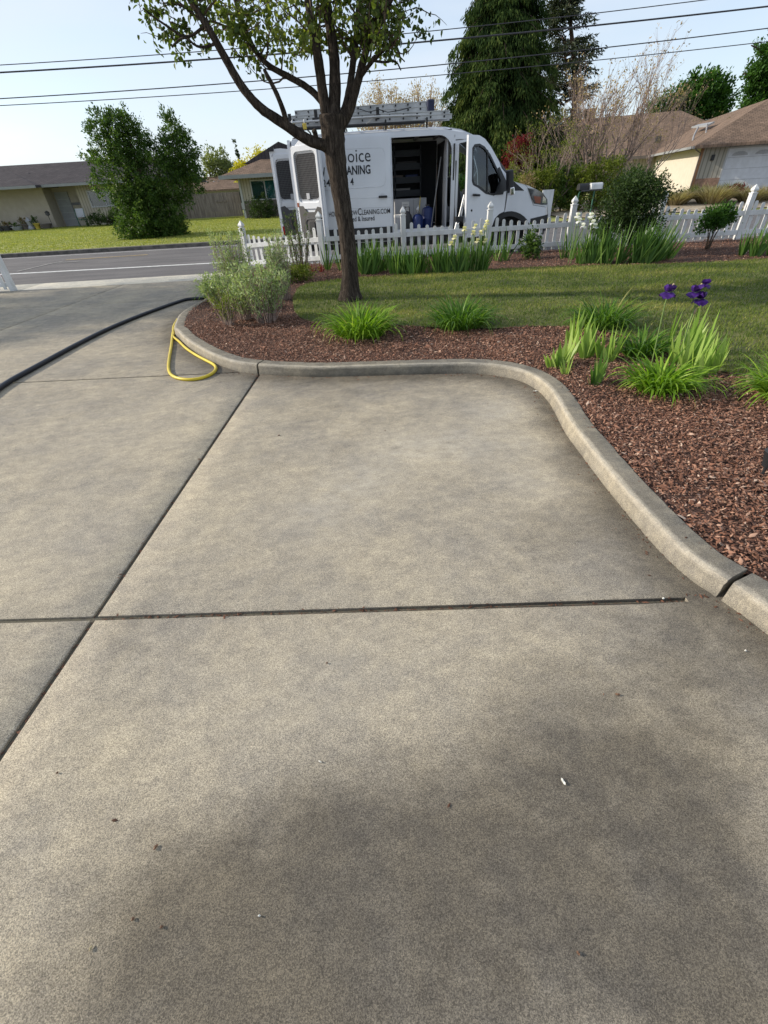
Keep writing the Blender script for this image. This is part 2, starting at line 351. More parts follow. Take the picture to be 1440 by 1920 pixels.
def shingles(name, c1, c2):
    mt, n, p, o = newmat(name); ln = n.links; N = n.nodes.new
    t = N('ShaderNodeTexCoord'); br = N('ShaderNodeTexBrick'); br.inputs['Scale'].default_value = 1.0
    br.inputs['Brick Width'].default_value = .24; br.inputs['Row Height'].default_value = .13; br.inputs['Mortar Size'].default_value = .012
    br.inputs['Color1'].default_value = (*c1, 1); br.inputs['Color2'].default_value = (*c2, 1); br.inputs['Mortar'].default_value = (*(c*.5 for c in c2), 1)
    nz = N('ShaderNodeTexNoise'); nz.inputs['Scale'].default_value = 1.2; nz.inputs['Detail'].default_value = 8; ln.new(t.outputs['Object'], nz.inputs['Vector'])
    ln.new(t.outputs['Object'], br.inputs['Vector'])
    rr = N('ShaderNodeValToRGB'); rr.color_ramp.elements[0].position = .3; rr.color_ramp.elements[1].position = .7
    rr.color_ramp.elements[0].color = (.8, .8, .8, 1); rr.color_ramp.elements[1].color = (1.15, 1.13, 1.1, 1); ln.new(nz.outputs['Fac'], rr.inputs[0])
    q = N('ShaderNodeMix'); q.data_type = 'RGBA'; q.blend_type = 'MULTIPLY'; q.inputs['Factor'].default_value = 1; ln.new(br.outputs['Color'], q.inputs['A']); ln.new(rr.outputs[0], q.inputs['B'])
    ln.new(q.outputs['Result'], p.inputs['Base Color']); p.inputs['Roughness'].default_value = .95; p.inputs['Specular IOR Level'].default_value = .1
    return mt
m_roofd = shingles('dark_shingles', (.075, .068, .074), (.05, .046, .052))
m_roofb = shingles('brown_shingles', (.23, .165, .125), (.15, .11, .085))
m_stucco = M('beige_stucco', (.44, .395, .33), .95, (.40, .355, .295), scale=3, bump=.3, bscale=60)
m_cream = M('cream_stucco', (.56, .505, .43), .95, (.52, .465, .39), scale=3, bump=.3, bscale=60)
def battens(name, c, period=.2):
    mt, n, p, o = newmat(name); ln = n.links; N = n.nodes.new
    t = N('ShaderNodeTexCoord'); wv = N('ShaderNodeTexWave'); wv.inputs['Scale'].default_value = 1/period*.159*2; wv.bands_direction = 'X'; ln.new(t.outputs['Object'], wv.inputs['Vector'])
    r = N('ShaderNodeValToRGB'); r.color_ramp.elements[0].position = .05; r.color_ramp.elements[1].position = .25; r.color_ramp.elements[0].color = (*(q*.55 for q in c), 1); r.color_ramp.elements[1].color = (*c, 1)
    ln.new(wv.outputs['Fac'], r.inputs[0]); ln.new(r.outputs[0], p.inputs['Base Color']); p.inputs['Roughness'].default_value = .9; return mt
m_batten = battens('batten_siding', (.41, .37, .295)); m_battgrey = battens('grey_siding', (.36, .34, .29), .25)
m_trim = M('house_trim', (.44, .45, .46), .7); m_gut = M('gutter_grey', (.26, .27, .28), .6); m_door = M('white_door', (.30, .31, .33), .6)
m_wood = M('fence_boards', (.27, .235, .20), .95, (.15, .13, .11), scale=2.5, stretch=(4, 4, .5)); 
m_brick = M('brick', (.30, .19, .14), .95, (.19, .12, .09), scale=8)
m_brown = M('brown_panel', (.14, .12, .11), .9)
m_teal = M('teal_curtain', (.02, .24, .24), .8, (.01, .13, .13), scale=3, stretch=(9, 1, .3)); m_tealw = M('dim_curtain', (.05, .12, .11), .8)
m_curt = M('grey_curtain', (.30, .31, .33), .9); m_green = M('green_paint', (.03, .12, .08), .6)
m_wire = M('wire', (.05, .05, .06), .7); m_gravel = M('tan_gravel', (.42, .36, .27), .95, (.26, .21, .15), scale=8, bump=.6)
FO = dict(
 pear=foliage('pear_leaf', [(.045, .07, .018), (.09, .13, .028), (.17, .21, .045), (.30, .33, .08)], .38, .42),
 lily=foliage('daylily_leaf', [(.07, .15, .012), (.15, .28, .022), (.27, .41, .05), (.46, .38, .17)], .35, .45),
 lilydk=foliage('dark_daylily_leaf', [(.035, .09, .012), (.07, .16, .02), (.14, .25, .035), (.36, .30, .14)], .35, .45),
 iris=foliage('iris_leaf', [(.14, .24, .045), (.24, .36, .08), (.36, .46, .15)], .35, .4),
 irisdk=foliage('fence_iris_leaf', [(.045, .10, .022), (.085, .17, .035), (.17, .27, .065)], .3, .45),
 sage=foliage('sage_leaf', [(.15, .21, .09), (.28, .36, .16), (.48, .54, .33)], .25, .7),
 bush=foliage('bush_leaf', [(.022, .052, .011), (.05, .10, .02), (.095, .16, .034), (.18, .235, .07)], .3, .45),
 darkb=foliage('dark_bush_leaf', [(.022, .042, .014), (.04, .07, .02), (.07, .115, .035)], .25, .5),
 olive=foliage('olive_leaf', [(.07, .10, .015), (.13, .17, .025), (.24, .27, .05)], .35, .6),
 dry=foliage('dry_leaf', [(.13, .10, .05), (.22, .17, .09), (.34, .28, .16)], .3, .7),
 conif=foliage('conifer_needles', [(.012, .024, .010), (.024, .045, .014), (.05, .08, .022), (.12, .15, .04)], .12, .8, spec=.03),
 conif2=foliage('grey_conifer_needles', [(.02, .03, .018), (.04, .055, .028), (.08, .09, .05)], .15, .6),
 green=foliage('green_tree_leaf', [(.022, .06, .010), (.045, .11, .018), (.09, .19, .035)], .3, .5),
 yellow=foliage('yellow_leaf', [(.32, .30, .02), (.52, .46, .04), (.65, .58, .10)], .3, .6),
 pale=foliage('pale_tree_leaf', [(.12, .15, .06), (.20, .24, .09), (.32, .34, .15)], .3, .6),
 red=foliage('red_leaf', [(.12, .015, .02), (.22, .03, .035)], .3, .6),
 straw=foliage('straw_blade', [(.16, .13, .07), (.32, .26, .15), (.55, .48, .33)], .3, .7),
 tan=foliage('tan_bud', [(.24, .17, .09), (.38, .28, .16), (.46, .36, .22)], .3, .7),
 purple=foliage('purple_petal', [(.022, .006, .075), (.05, .015, .16), (.11, .045, .30)], .25, .5),
 ypetal=foliage('pale_yellow_petal', [(.62, .57, .32), (.76, .73, .52)], .3, .6),
 wpetal=foliage('white_petal', [(.62, .63, .70), (.82, .82, .85)], .3, .6),
)
m_stem = M('green_stem', (.16, .24, .07), .6); m_bud = M('dry_bud', (.40, .30, .20), .8)
# ------------------------------------------------------------------ the ground and its sheets
def hz(x, y):                       # height of the planted bed and lawn
    s = np.clip((np.asarray(y, float)-5)/6, 0, 1); s2 = np.clip((np.asarray(x, float)-3)/6, 0, 1)
    return .085+.095*s*s*(3-2*s)+.03*s2
def fz(y):                          # height of the land across the road
    y = np.asarray(y, float); return .10+.15*np.clip((y-20.5)/18, 0, 1)
def sheet(name, ys, zs, x0, x1, mat, kind='structure', nx=2):
    b = MB(); xs = np.linspace(x0, x1, nx)
    vs = [(x, y, z) for y, z in zip(ys, zs) for x in xs]
    fs = [(j*nx+i, j*nx+i+1, (j+1)*nx+i+1, (j+1)*nx+i) for j in range(len(ys)-1) for i in range(nx-1)]
    b.add(vs, fs); return tag(b.build(name, mat, smooth=False), kind=kind)
sheet('ground', [-60, 20.2, 20.4, 38.5, 900], [-.35, -.35, .06, .23, .23], -700, 700, m_earth)
sheet('road', [12.28, 16.2, 20.12], [-.012, .03, -.02], -300, 300, m_asph)
sheet('far_lawn', [20.42, 26, 32, 38.5, 44, 60], [float(fz(y)) for y in (20.42, 26, 32, 38.5, 44, 60)], -80, 80, m_farlawn)
b = MB(); b.box((-300, 20.12, -.2), (300, 20.38, .10)); kf = tag(b.build('far_kerb', M('old_kerb', (.16, .145, .13), .9, (.08, .075, .07), scale=6), bevel=.015), kind='structure')
def grid_slab(name, rects, mat, z=0.0, step=.1, thick=.3, slab_tone=None, skew=0):
    Vs = []; Fs = []; n = 0
    for x0, y0, x1, y1 in rects:
        nx = max(2, int((x1-x0)/step)+1); ny = max(2, int((y1-y0)/step)+1)
        X, Y = np.meshgrid(np.linspace(x0, x1, nx), np.linspace(y0, y1, ny))
        Z = np.full_like(X, z); e = np.minimum.reduce([X-x0, x1-X, Y-y0, y1-Y]); Z[e < 1e-6] -= .006
        # pull the first ring close to the rim: a narrow rounded arris
        if nx > 3 and ny > 3:
            X[:, 1] = x0+.012; X[:, -2] = x1-.012; Y[1, :] = y0+.012; Y[-2, :] = y1-.012
        V = np.stack([X, Y, Z], -1).reshape(-1, 3); i = np.arange(nx*ny).reshape(ny, nx)
        F = np.stack([i[:-1, :-1], i[:-1, 1:], i[1:, 1:], i[1:, :-1]], -1).reshape(-1, 4)
        Vs.append(V); Fs.append(F+n); n += len(V)
        c = [(x0, y0), (x1, y0), (x1, y1), (x0, y1)]
        for k in range(4):
            a, bb = c[k], c[(k+1) % 4]
            Vs.append(np.array([(*a, z-.006), (*bb, z-.006), (*bb, z-thick), (*a, z-thick)])); Fs.append(np.array([[n+3, n+2, n+1, n]])); n += 4
    V = np.concatenate(Vs); F = np.concatenate(Fs); V[:, 1] -= skew*.9*(V[:, 0]+1.34)*np.clip((10.6-V[:, 1])/1.6, 0, 1); V[:, 0] += skew*(V[:, 1]-1.33)
    return tag(npmesh(name, V, F, mat, None, slab_tone(V) if slab_tone is not None else np.zeros(len(V))), kind='structure')
# kerb path, read from the foot of its face
kpx = [(335, 632), (335, 633), (345, 645), (362, 658), (383, 671), (400, 680), (420, 688), (447, 696.5), (486, 701.5), (540, 705), (600, 707), (700, 704.5), (839, 701), (908, 702), (964, 711), (1000, 727), (1025, 749), (1042, 777),
       (1062, 815), (1095, 860), (1140, 920), (1219, 1014), (1286, 1081), (1338, 1116), (1440, 1191)]
kp = [G(*p) for p in kpx]
lft = [G(a, c, .10) for a, c in ((327, 614), (330, 602), (339, 587), (363, 571), (385, 560))]; lft = [Vector((q.x-.02, q.y, 0)) for q in lft]
kp = [Vector((-3.35, 11.35, 0)), Vector((-3.05, 10.4, 0)), Vector((-2.95, 9.3, 0))]+lft[::-1]+kp[1:]+[kp[-1]+Vector((.16, -.7, 0)), kp[-1]+Vector((.25, -2, 0)), kp[-1]+Vector((.25, -4.5, 0))]
def catmull(pts, k=8):
    P = [pts[0]*2-pts[1]]+list(pts)+[pts[-1]*2-pts[-2]]; o = []
    for i in range(1, len(P)-2):
        a, b_, c, d = P[i-1], P[i], P[i+1], P[i+2]
        for j in range(k): t = j/k; o.append((b_*2+(c-a)*t+(a*2-b_*5+c*4-d)*t*t+(b_*3-a-c*3+d)*t**3)*.5)
    return o+[P[-2]]
def resample(pts, step):
    P = np.array([tuple(p) for p in pts]); s = np.concatenate([[0], np.cumsum(np.linalg.norm(np.diff(P, axis=0), axis=1))])
    t = np.arange(0, s[-1], step); return np.stack([np.interp(t, s, P[:, k]) for k in range(3)], 1)
KP = resample(catmull(kp), .05); KP = KP[:1].tolist()+[((KP[i-1]+KP[i]*2+KP[i+1])/4).tolist() for i in range(1, len(KP)-1)]+KP[-1:].tolist(); KP = np.array(KP)
T = unit(np.gradient(KP, axis=0)); NRM = np.stack([-T[:, 1], T[:, 0], np.zeros(len(T))], 1)     # points into the bed
KW = .152; KH = .10
inner = KP+NRM*KW
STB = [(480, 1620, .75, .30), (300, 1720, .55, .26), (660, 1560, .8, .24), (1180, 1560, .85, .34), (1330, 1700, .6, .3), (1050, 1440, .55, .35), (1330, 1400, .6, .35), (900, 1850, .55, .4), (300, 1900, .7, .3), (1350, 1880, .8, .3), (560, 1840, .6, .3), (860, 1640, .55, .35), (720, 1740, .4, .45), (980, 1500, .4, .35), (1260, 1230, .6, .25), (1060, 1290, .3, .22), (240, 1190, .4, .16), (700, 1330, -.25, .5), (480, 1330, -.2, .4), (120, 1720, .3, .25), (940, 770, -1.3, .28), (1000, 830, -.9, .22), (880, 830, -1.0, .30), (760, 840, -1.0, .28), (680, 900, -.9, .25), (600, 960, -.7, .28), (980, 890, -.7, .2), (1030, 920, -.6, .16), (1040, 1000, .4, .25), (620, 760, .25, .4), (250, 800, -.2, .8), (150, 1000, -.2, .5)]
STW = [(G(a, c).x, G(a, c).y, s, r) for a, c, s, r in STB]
def slab_tone(V):  # dark stain along the kerb foot, then soft dark and pale blobs
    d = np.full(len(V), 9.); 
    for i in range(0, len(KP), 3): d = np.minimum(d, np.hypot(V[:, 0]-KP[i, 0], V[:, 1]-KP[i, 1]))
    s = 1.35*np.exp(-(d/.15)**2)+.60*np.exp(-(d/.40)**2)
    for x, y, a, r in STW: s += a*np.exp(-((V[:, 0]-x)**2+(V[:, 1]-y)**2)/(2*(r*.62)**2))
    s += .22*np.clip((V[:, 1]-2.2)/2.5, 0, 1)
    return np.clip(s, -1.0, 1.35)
g = .012
XJ = [-14.8, -10.4, -6.0, -1.34, 6.5]; YJ = [-4.0, 1.355, 4.66, 8.9, 11.33]
rects = []
for i in range(4):
    for j in range(4):
        x0, x1, y0, y1 = XJ[i]+g, XJ[i+1]-g, YJ[j]+g, YJ[j+1]-g
        if i == 3 and j < 2:                     # the saw cut stops short of the kerb
            x1 = 1.295; 
        rects.append((x0, y0, x1, y1))
rects[12] = (XJ[3]+g, YJ[0]+g, 1.295-.0005, YJ[1]-g); rects[13] = (XJ[3]+g, YJ[1]+g, 1.295-.0005, YJ[2]-g)
rects += [(1.2955, YJ[0]+g, 3.0, YJ[2]-g)]
# plain rims where the slab continues beside the end of the cut
drv = grid_slab('driveway', rects, m_conc, 0, .1, .12, slab_tone, .04)
me = drv.data; co = np.empty(len(me.vertices)*3, np.float32); me.vertices.foreach_get('co', co); co = co.reshape(-1, 3)
k = (np.abs(co[:, 0]-.04*(co[:, 1]-1.33)-1.295) < .014) & (co[:, 2] > -.05); co[k, 2] = 0; me.vertices.foreach_set('co', co.ravel())
b = MB(); b.box((-14.6, -4.2, -.05), (6.6, 11.34, -.016)); tag(b.build('joint_bed', m_joint), kind='structure')
# road side pavement: light concrete strip between fence / driveway and the asphalt
pr = [(x, 11.345, min(x+6.08, 60), 12.26) for x in np.arange(-44.6, 60, 6.1)]
grid_slab('pavement', pr, m_walk, .0, .3, .12, lambda V: np.zeros(len(V)))
# kerb in three pours, cut where the photo shows the cuts
prof = [(0, -.12), (0, .0), (.006, .035), (.011, .068), (.014, .085), (.019, .0945), (.029, .0985), (.05, KH), (.140, KH), (.149, KH-.004), (KW, KH-.012), (KW, -.12)]
cuts = [int(np.argmin(np.hypot(KP[:, 0]-G(487, 702).x, KP[:, 1]-G(487, 702).y))), int(np.argmin(np.hypot(KP[:, 0]-G(1338, 1116).x, KP[:, 1]-G(1338, 1116).y)))]
Vs = []; Fs = []; n = 0; rnds = []
ptsall = [0]+cuts+[len(KP)-1]
for q in range(3):
    a, c = ptsall[q], ptsall[q+1]; P = KP[a:c+1].copy(); Nn = NRM[a:c+1]; Tt = T[a:c+1]
    if q > 0: P[0] += Tt[0]*.011
    if q < 2: P[-1] -= Tt[-1]*.011
    k = len(prof); nz_ = rng.normal(0, .0012, (len(P), k, 3)); nz_[:, (0, -1)] = 0
    V = np.stack([P+Nn*d+np.array([0, 0, h]) for d, h in prof], 1)+nz_
    i = np.arange(len(P)*k).reshape(len(P), k)
    F = np.stack([i[:-1, :-1], i[1:, :-1], i[1:, 1:], i[:-1, 1:]], -1).reshape(-1, 4)
    Vs.append(V.reshape(-1, 3)); Fs.append(F+n)
    for e in (0, len(P)-1):
        ii = i[e]+n; Fs.append(np.array([[ii[j], ii[j+1], ii[-2-j], ii[-1-j]] for j in range(k//2)]))
    rn = np.zeros((len(P), k)); rn[:, :2] = .55; rn[:, 2:4] = .15; rn[:, 4:7] = -.9; rn[:, 7:] = .62; shd = np.exp(-((P[:, 0]+.1)/1.05)**8)*(P[:, 1] > 3.9); rn[:, :5] += .75*shd[:, None]; rn[:, 5:] += .15*shd[:, None]  # damp foot; painted shade on the front face, painted highlight on the upper edge
    rnds.append(rn.ravel()); n += len(P)*k
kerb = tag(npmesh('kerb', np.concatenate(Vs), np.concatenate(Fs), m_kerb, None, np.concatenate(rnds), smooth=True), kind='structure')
kerb.data.set_sharp_from_angle(angle=R(21))
# markings
def stripe(name, p0, p1, wd, mat, z):
    p0, p1 = Vector(p0), Vector(p1); d = (p1-p0).normalized(); s = Vector((-d.y, d.x, 0))*wd/2
    b = MB(); n = 40; ps = []
    for i in range(n+1):
        p = p0.lerp(p1, i/n); ps += [p-s, p+s]
    vs = [(p.x, p.y, float(np.interp(p.y, [12.28, 16.2, 20.12], [-.012, .03, -.02]))+z) for p in ps]
    b.add(vs, [(2*i, 2*i+2, 2*i+3, 2*i+1) for i in range(n)]); return tag(b.build(name, mat), kind='structure')
def gy(px, py): p = G(px, py, .01); return (p.x, p.y, 0)
a0, a1 = Vector(gy(20, 514)), Vector(gy(463, 490)); dd = a1-a0
stripe('lane_line', a0-dd*6, a1+dd*1.2, .17, m_line, .005)
stripe('edge_line', (-200, 19.55, 0), (200, 19.55, 0), .11, m_line, .005)
stripe('turn_line', gy(33, 510), gy(118, 491), .10, m_faint, .009)
stripe('centre_line', gy(124, 488), gy(277, 478), .12, m_yel, .009)
stripe('stop_line', gy(112, 494), gy(152, 491.5), .12, m_faint, .013)
# bed : mulch sheet, then the lawn island on top of it
bed_out = [(p[0], p[1]) for p in inner[::3]]
bed_poly = bed_out+[(1.95, -3.4), (16, -3.4), (16, 11.32), (-3.1, 11.32)]
b = MB(); v, f = cdt(bed_poly, [], .3)
b.add([(x, y, float(hz(x, y))-.012) for x, y in v], f); tag(b.build('mulch_bed', m_mulchb, smooth=True), kind='structure')
lp = [(548, 560), (552, 585), (575, 596), (600, 600), (680, 602), (760, 603), (850, 608), (930, 608), (980, 604), (1075, 603), (1150, 612), (1230, 640), (1290, 665), (1340, 682), (1400, 694), (1440, 700)]
lawn = [tuple(G(a, c, .14))[:2] for a, c in lp]
top = [(1440, 486), (1250, 494), (1100, 497), (930, 503), (850, 510), (700, 518), (620, 524), (560, 532)]
lawn += [(4.6, 2.6), (6, 2.2), (15.9, 1.5), (15.9, 9.0)]+[tuple(G(a, c, .175))[:2] for a, c in top]
lawn = [tuple(p)[:2] for p in smooth_path([(*p, 0) for p in lawn], 2, True)]
b = MB(); v, f = cdt(lawn, [], .3)
b.add([(x, y, float(hz(x, y))+.006) for x, y in v], f); tag(b.build('lawn', m_lawnbase, smooth=True), kind='structure')
# bark chips
def scatter(poly, n, x0, x1, y0, y1, notin=None, rg=rng):
    x = rg.uniform(x0, x1, n); y = rg.uniform(y0, y1, n); k = inpoly(x, y, poly)
    if notin is not None: k &= ~inpoly(x, y, notin)
    return x[k], y[k]
zone = [(1.2, -.5, 5.2, 3.2, 11500), (1.2, 3.2, 4.5, 5.6, 7500), (-3, 3.9, 1.4, 6.6, 6500), (-3, 6.6, 0, 11.3, 2600), (-1, 8.6, 11.5, 11.3, 2000), (5.2, 1, 8, 5, 1500)]
cx_, cy_ = [], []
for x0, y0, x1, y1, dn in zone:
    x, y = scatter(bed_poly, int((x1-x0)*(y1-y0)*dn), x0, x1, y0, y1, lawn); cx_.append(x); cy_.append(y)
x = np.concatenate(cx_); y = np.concatenate(cy_); n = len(x)
wob = .012*np.sin(x*7.3+y*3.1)*np.sin(y*6.1-x*2.2)
ln_ = rng.gamma(2.4, .0056, n)+.006; wd = ln_*rng.uniform(.22, .55, n); az = rng.uniform(0, 2*np.pi, n); ti = rng.normal(0, .38, n); ro = rng.normal(0, .5, n)
D = np.stack([np.cos(az)*np.cos(ti), np.sin(az)*np.cos(ti), np.sin(ti)], 1); S = np.stack([-np.sin(az)*np.cos(ro), np.cos(az)*np.cos(ro), np.sin(ro)], 1); Nn = unit(np.cross(D, S))
P = np.stack([x, y, hz(x, y)+wob+rng.uniform(-.008, .012, n)], 1)
th = (wd*.35)[:, None]; hl = ln_[:, None]/2; hw = wd[:, None]/2
V = np.stack([P-D*hl, P-S*hw+D*hl*.2+Nn*th*.3, P+D*hl, P+S*hw-D*hl*.2+Nn*th*.3, P+Nn*th+D*hl*.3], 1).reshape(-1, 3)
i = (np.arange(n)*5)[:, None]
F = np.concatenate([i+np.array([[0, 1, 4]]), i+np.array([[1, 2, 4]]), i+np.array([[2, 3, 4]]), i+np.array([[3, 0, 4]])])
tag(npmesh('bark_mulch', V, F, m_chip, None, np.repeat(np.clip(rng.beta(1.7, 2.6, n)+(rng.random(n) < .02)*.6, 0, 1), 5)), 'reddish brown bark chips covering the planting bed behind the kerb', 'mulch', kind='stuff')
# lawn blades
def lawnpatch(name, poly, n, box, h, mat, zf, label, wdt=.0045, seed=3, bias=None):
    rg = np.random.default_rng(seed); x, y = scatter(poly, n, *box, rg=rg); n = len(x)
    tuft = np.sin(x*1.9+np.sin(y*2.3)*1.5)*.5+np.sin(x*.8+y*5.1)*.5
    P = np.stack([x, y, zf(x, y)], 1); hh = h*rg.uniform(.5, 1.25, n)*(1+.18*tuft)
    r = np.clip(.33+.22*tuft+.17*np.sin(x*.7+y*7+np.sin(x*2.1)*1.2)+rg.normal(0, .2, n)+(bias(x, y) if bias is not None else 0), 0, 1)
    return tag(blades(name, mat, None, P, rg.uniform(0, 6.28, n), rg.uniform(.1, .6, n), rg.uniform(.2, 1.0, n), hh, wdt*rg.uniform(.7, 1.4, n), rnd=r, seg=2, rg=rg), label, 'grass', kind='stuff')
lawnpatch('lawn_grass', lawn, 230000, (-1.6, 9, 2.2, 9.8), .042, m_grass, lambda x, y: hz(x, y)+.004, 'short mown green grass of the front lawn behind the kerbed bed', .006,
          bias=lambda x, y: .25*np.exp(-((y-8.9)/.22)**2)*(x > .8)+.18*np.exp(-((y-6.9+.1*x)/.2)**2)*(x > 1))  # streaks of sunlight painted into the blade colour
lawnpatch('far_grass_blades', [(-30, 20.5), (-4, 20.5), (-4, 39), (-30, 39)], 130000, (-30, -4, 20.5, 39), .05, m_fargrass, lambda x, y: fz(y), 'sunlit yellow green lawn across the road', .022, 5)
# ------------------------------------------------------------------ picket fences
def post_mb(h=.98, w=.105, lean=(0, 0)):
    b = MB(); a = w/2; zt = h-.165
    b.box((-a, -a, -.15), (a, a, zt)); b.box((-a-.009, -a-.009, zt), (a+.009, a+.009, zt+.018)); b.box((-a*.72, -a*.72, zt+.018), (a*.72, a*.72, zt+.034))
    rings = [(.62, .034), (.95, .050), (1.06, .068), (.98, .088), (.62, .120), (.25, .150), (.03, .165)]
    vs = []; 
    for s, z in rings: vs += [(-a*s, -a*s, zt+z), (a*s, -a*s, zt+z), (a*s, a*s, zt+z), (-a*s, a*s, zt+z)]
    fs = [(4*i+k, 4*i+(k+1) % 4, 4*i+4+(k+1) % 4, 4*i+4+k) for i in range(len(rings)-1) for k in range(4)]+[(3, 2, 1, 0)]
    return b.add(vs, fs)
def picket_mb(h, w=.068, t=.016):
    b = MB(); a = w/2; o = [(-a, .03), (a, .03), (a, h-a)]+[(a*math.cos(R(q)), h-a+a*math.sin(R(q))) for q in range(20, 180, 20)]+[(-a, h-a)]
    n = len(o); b.add([(x, -t/2, z) for x, z in o]+[(x, t/2, z) for x, z in o], [tuple(range(n)), tuple(range(2*n-1, n-1, -1))]+[(i, i+n, (i+1) % n+n, (i+1) % n) for i in range(n)]); return b
def fence(label, pts, npk, dip=.14, top=.735):
    root = empty('picket_fence', pts[0], 0, label, 'fence', 'white picket fences either side of the driveway'); o0 = Vector(pts[0]); rg = random.Random(3)
    for i, p in enumerate(pts):
        p = Vector(p)-o0
        nx = Vector(pts[min(i+1, len(pts)-1)]); pv = Vector(pts[max(i-1, 0)]); a = math.atan2(nx.y-pv.y, nx.x-pv.x)
        q = post_mb().build('post', m_vwhite, root, loc=p, rz=a, bevel=.003); q.rotation_euler = (R(rg.uniform(-1, 1)), R(rg.uniform(-1, 1)), a)
    for i in range(len(pts)-1):
        p, q = Vector(pts[i])-o0, Vector(pts[i+1])-o0; d = q-p; L_ = math.hypot(d.x, d.y); a = math.atan2(d.y, d.x); sl = d.z/L_
        for z, hh in ((.475, .088), (.125, .088)):
            b = MB(); vs = []
            for xx in (.05, L_-.05):
                for yy in (-.033, -.007): 
                    for zz in (z-hh/2, z+hh/2): vs.append((xx, yy, zz+sl*xx))
            b.add(vs, [(0, 1, 3, 2), (4, 6, 7, 5), (0, 4, 5, 1), (2, 3, 7, 6), (0, 2, 6, 4), (1, 5, 7, 3)])
            b.build('rail', m_vwhite, root, loc=p, rz=a, bevel=.003)
        n = npk[i]
        for k in range(n):
            s = (k+1)/(n+1); h = top-dip*math.sin(math.pi*s)**.8+rg.uniform(-.006, .006)
            x = s*L_; pk = picket_mb(h).build('picket', m_vwhite, root, loc=p+Vector((math.cos(a)*x-math.sin(a)*.003, math.sin(a)*x+math.cos(a)*.003, sl*x)), rz=a)
            pk.rotation_euler = (0, R(rg.uniform(-.8, .8)), a)
    return root
def pz(x, y): return (x, y, float(hz(x, y)))
fpx = [(-2.92, 12.2, .06)]+[pz(x, 11.2) for x in (-1.02, .78, 2.62, 4.42, 6.3, 8.2, 10.1)]
fence('long white picket fence behind the irises, in front of the van', fpx, [13, 10, 10, 10, 11, 11, 11])
lp0 = G(27, 543, .02)
fence('short white picket fence at the left end of the driveway mouth', [(lp0.x-.02, lp0.y, 0), (lp0.x-1.85, lp0.y+.05, 0), (lp0.x-3.7, lp0.y+.1, 0)], [10, 10])
b = MB(); b.box((-.012, -.075, .78), (.03, -.052, .84)); b.tube([(.01, -.07, .80), (.03, -.08, .76), (.055, -.085, .70)], .009, 6)
tag(b.build('gate_latch', m_black, loc=(-2.92, 12.2, .06)), 'black metal clip on the end post of the long white picket fence', 'clip')
# ------------------------------------------------------------------ van
VX, VY = -1.62, 12.52; VL = 5.98; HW = 1.03
van = empty('delivery_van', (VX, VY, 0), 0, 'white work van with open doors and ladders on its roof behind the picket fence', 'van')
PRO = [(0.0, 2.40, .06), (.03, 2.49, .08), (.12, 2.53, .10), (1.5, 2.555, .10), (3.0, 2.555, .10), (3.5, 2.54, .10), (3.85, 2.485, .10), (4.12, 2.385, .10), (4.35, 2.19, .07), (4.7, 1.86, .07), (5.08, 1.50, .06),
       (5.22, 1.455, .05), (5.45, 1.385, .06), (5.68, 1.28, .07), (5.85, 1.13, .10), (5.94, .95, .15), (5.98, .78, .18), (5.99, .58, .20), (5.95, .34, .20)]
def xs(x): return x+max(0, x-5.2)*.22
def hw_(x, z):
    t = 0 if z < 1.2 else .115*((z-1.2)/1.3)**1.7; nse = .20*max(0, (x-4.75)/1.2)**2.2
    cabt = .10*max(0, min(1, (x-3.9)/.9))*max(0, (z-1.35)/1.0)
    return HW-t-nse-cabt
P2 = [Vector((x, z)) for x, z, d in PRO]; EDGE = []
for i, (x, z, d) in enumerate(PRO):
    t = (P2[min(i+1, len(P2)-1)]-P2[max(i-1, 0)]).normalized(); n = Vector((-t.y, t.x)); EDGE.append(P2[i]-n*d)
def top_strip(i0, i1, mat, name, lift=0, parent=van, crop=1.0, dens=4):
    NT = 18; b = MB(); rows = []
    idx = [];
    for i in range(i0, i1):
        for k in range(dens): idx.append((i, k/dens))
    idx.append((i1-1, 1.0)); vs = []
    for i, f in idx:
        j = min(i+1, len(P2)-1); c = P2[i].lerp(P2[j], f); e = EDGE[i].lerp(EDGE[j], f); t = (P2[j]-P2[i]).normalized(); nn = Vector((-t.y, t.x))
        h = hw_(e.x, e.y)
        for q in range(NT+1):
            s = (-1+2*q/NT)*crop; w_ = abs(s)**3.2; p = c.lerp(e, w_)+nn*lift; vs.append((xs(p.x), HW+h*s, p.y))
    fs = [(r*(NT+1)+q, r*(NT+1)+q+1, (r+1)*(NT+1)+q+1, (r+1)*(NT+1)+q) for r in range(len(idx)-1) for q in range(NT)]
    return b.add(vs, fs).build(name, mat, parent, smooth='all')
top_strip(0, 7, m_white, 'roof'); top_strip(7, 10, m_glass, 'windshield', -.004); top_strip(10, 14, m_white, 'hood')
top_strip(14, 16, m_white, 'front_fascia'); top_strip(16, 18, m_black, 'bumper', .012)
top_strip(14, 16, m_black, 'grille', .012, crop=.55)
def side(s, off=0):
    return lambda x, z, d: (xs(x), HW+s*(hw_(x, z)+off-d), z)
ARW = (5.02, .38)
def arch(cx_, r=.44, n=12, zb=.42):
    a0 = math.asin(max(-1, (zb-ARW[1])/r)); return [(cx_+r*math.cos(t), ARW[1]+r*math.sin(t)) for t in np.linspace(math.pi-a0, a0, n)]
RWX = 1.18
outl = [(0, .45)]+arch(RWX, .43, 12, .45)+[(2.0, .45), (4.0, .45)]+arch(ARW[0], .44, 12, .45)+[(5.75, .45), (5.80, .45)]
up = [(e.x, e.y) for e in EDGE]
outl = outl+[(5.80, .62)]+[p for p in reversed(up) if p[1] > .7]
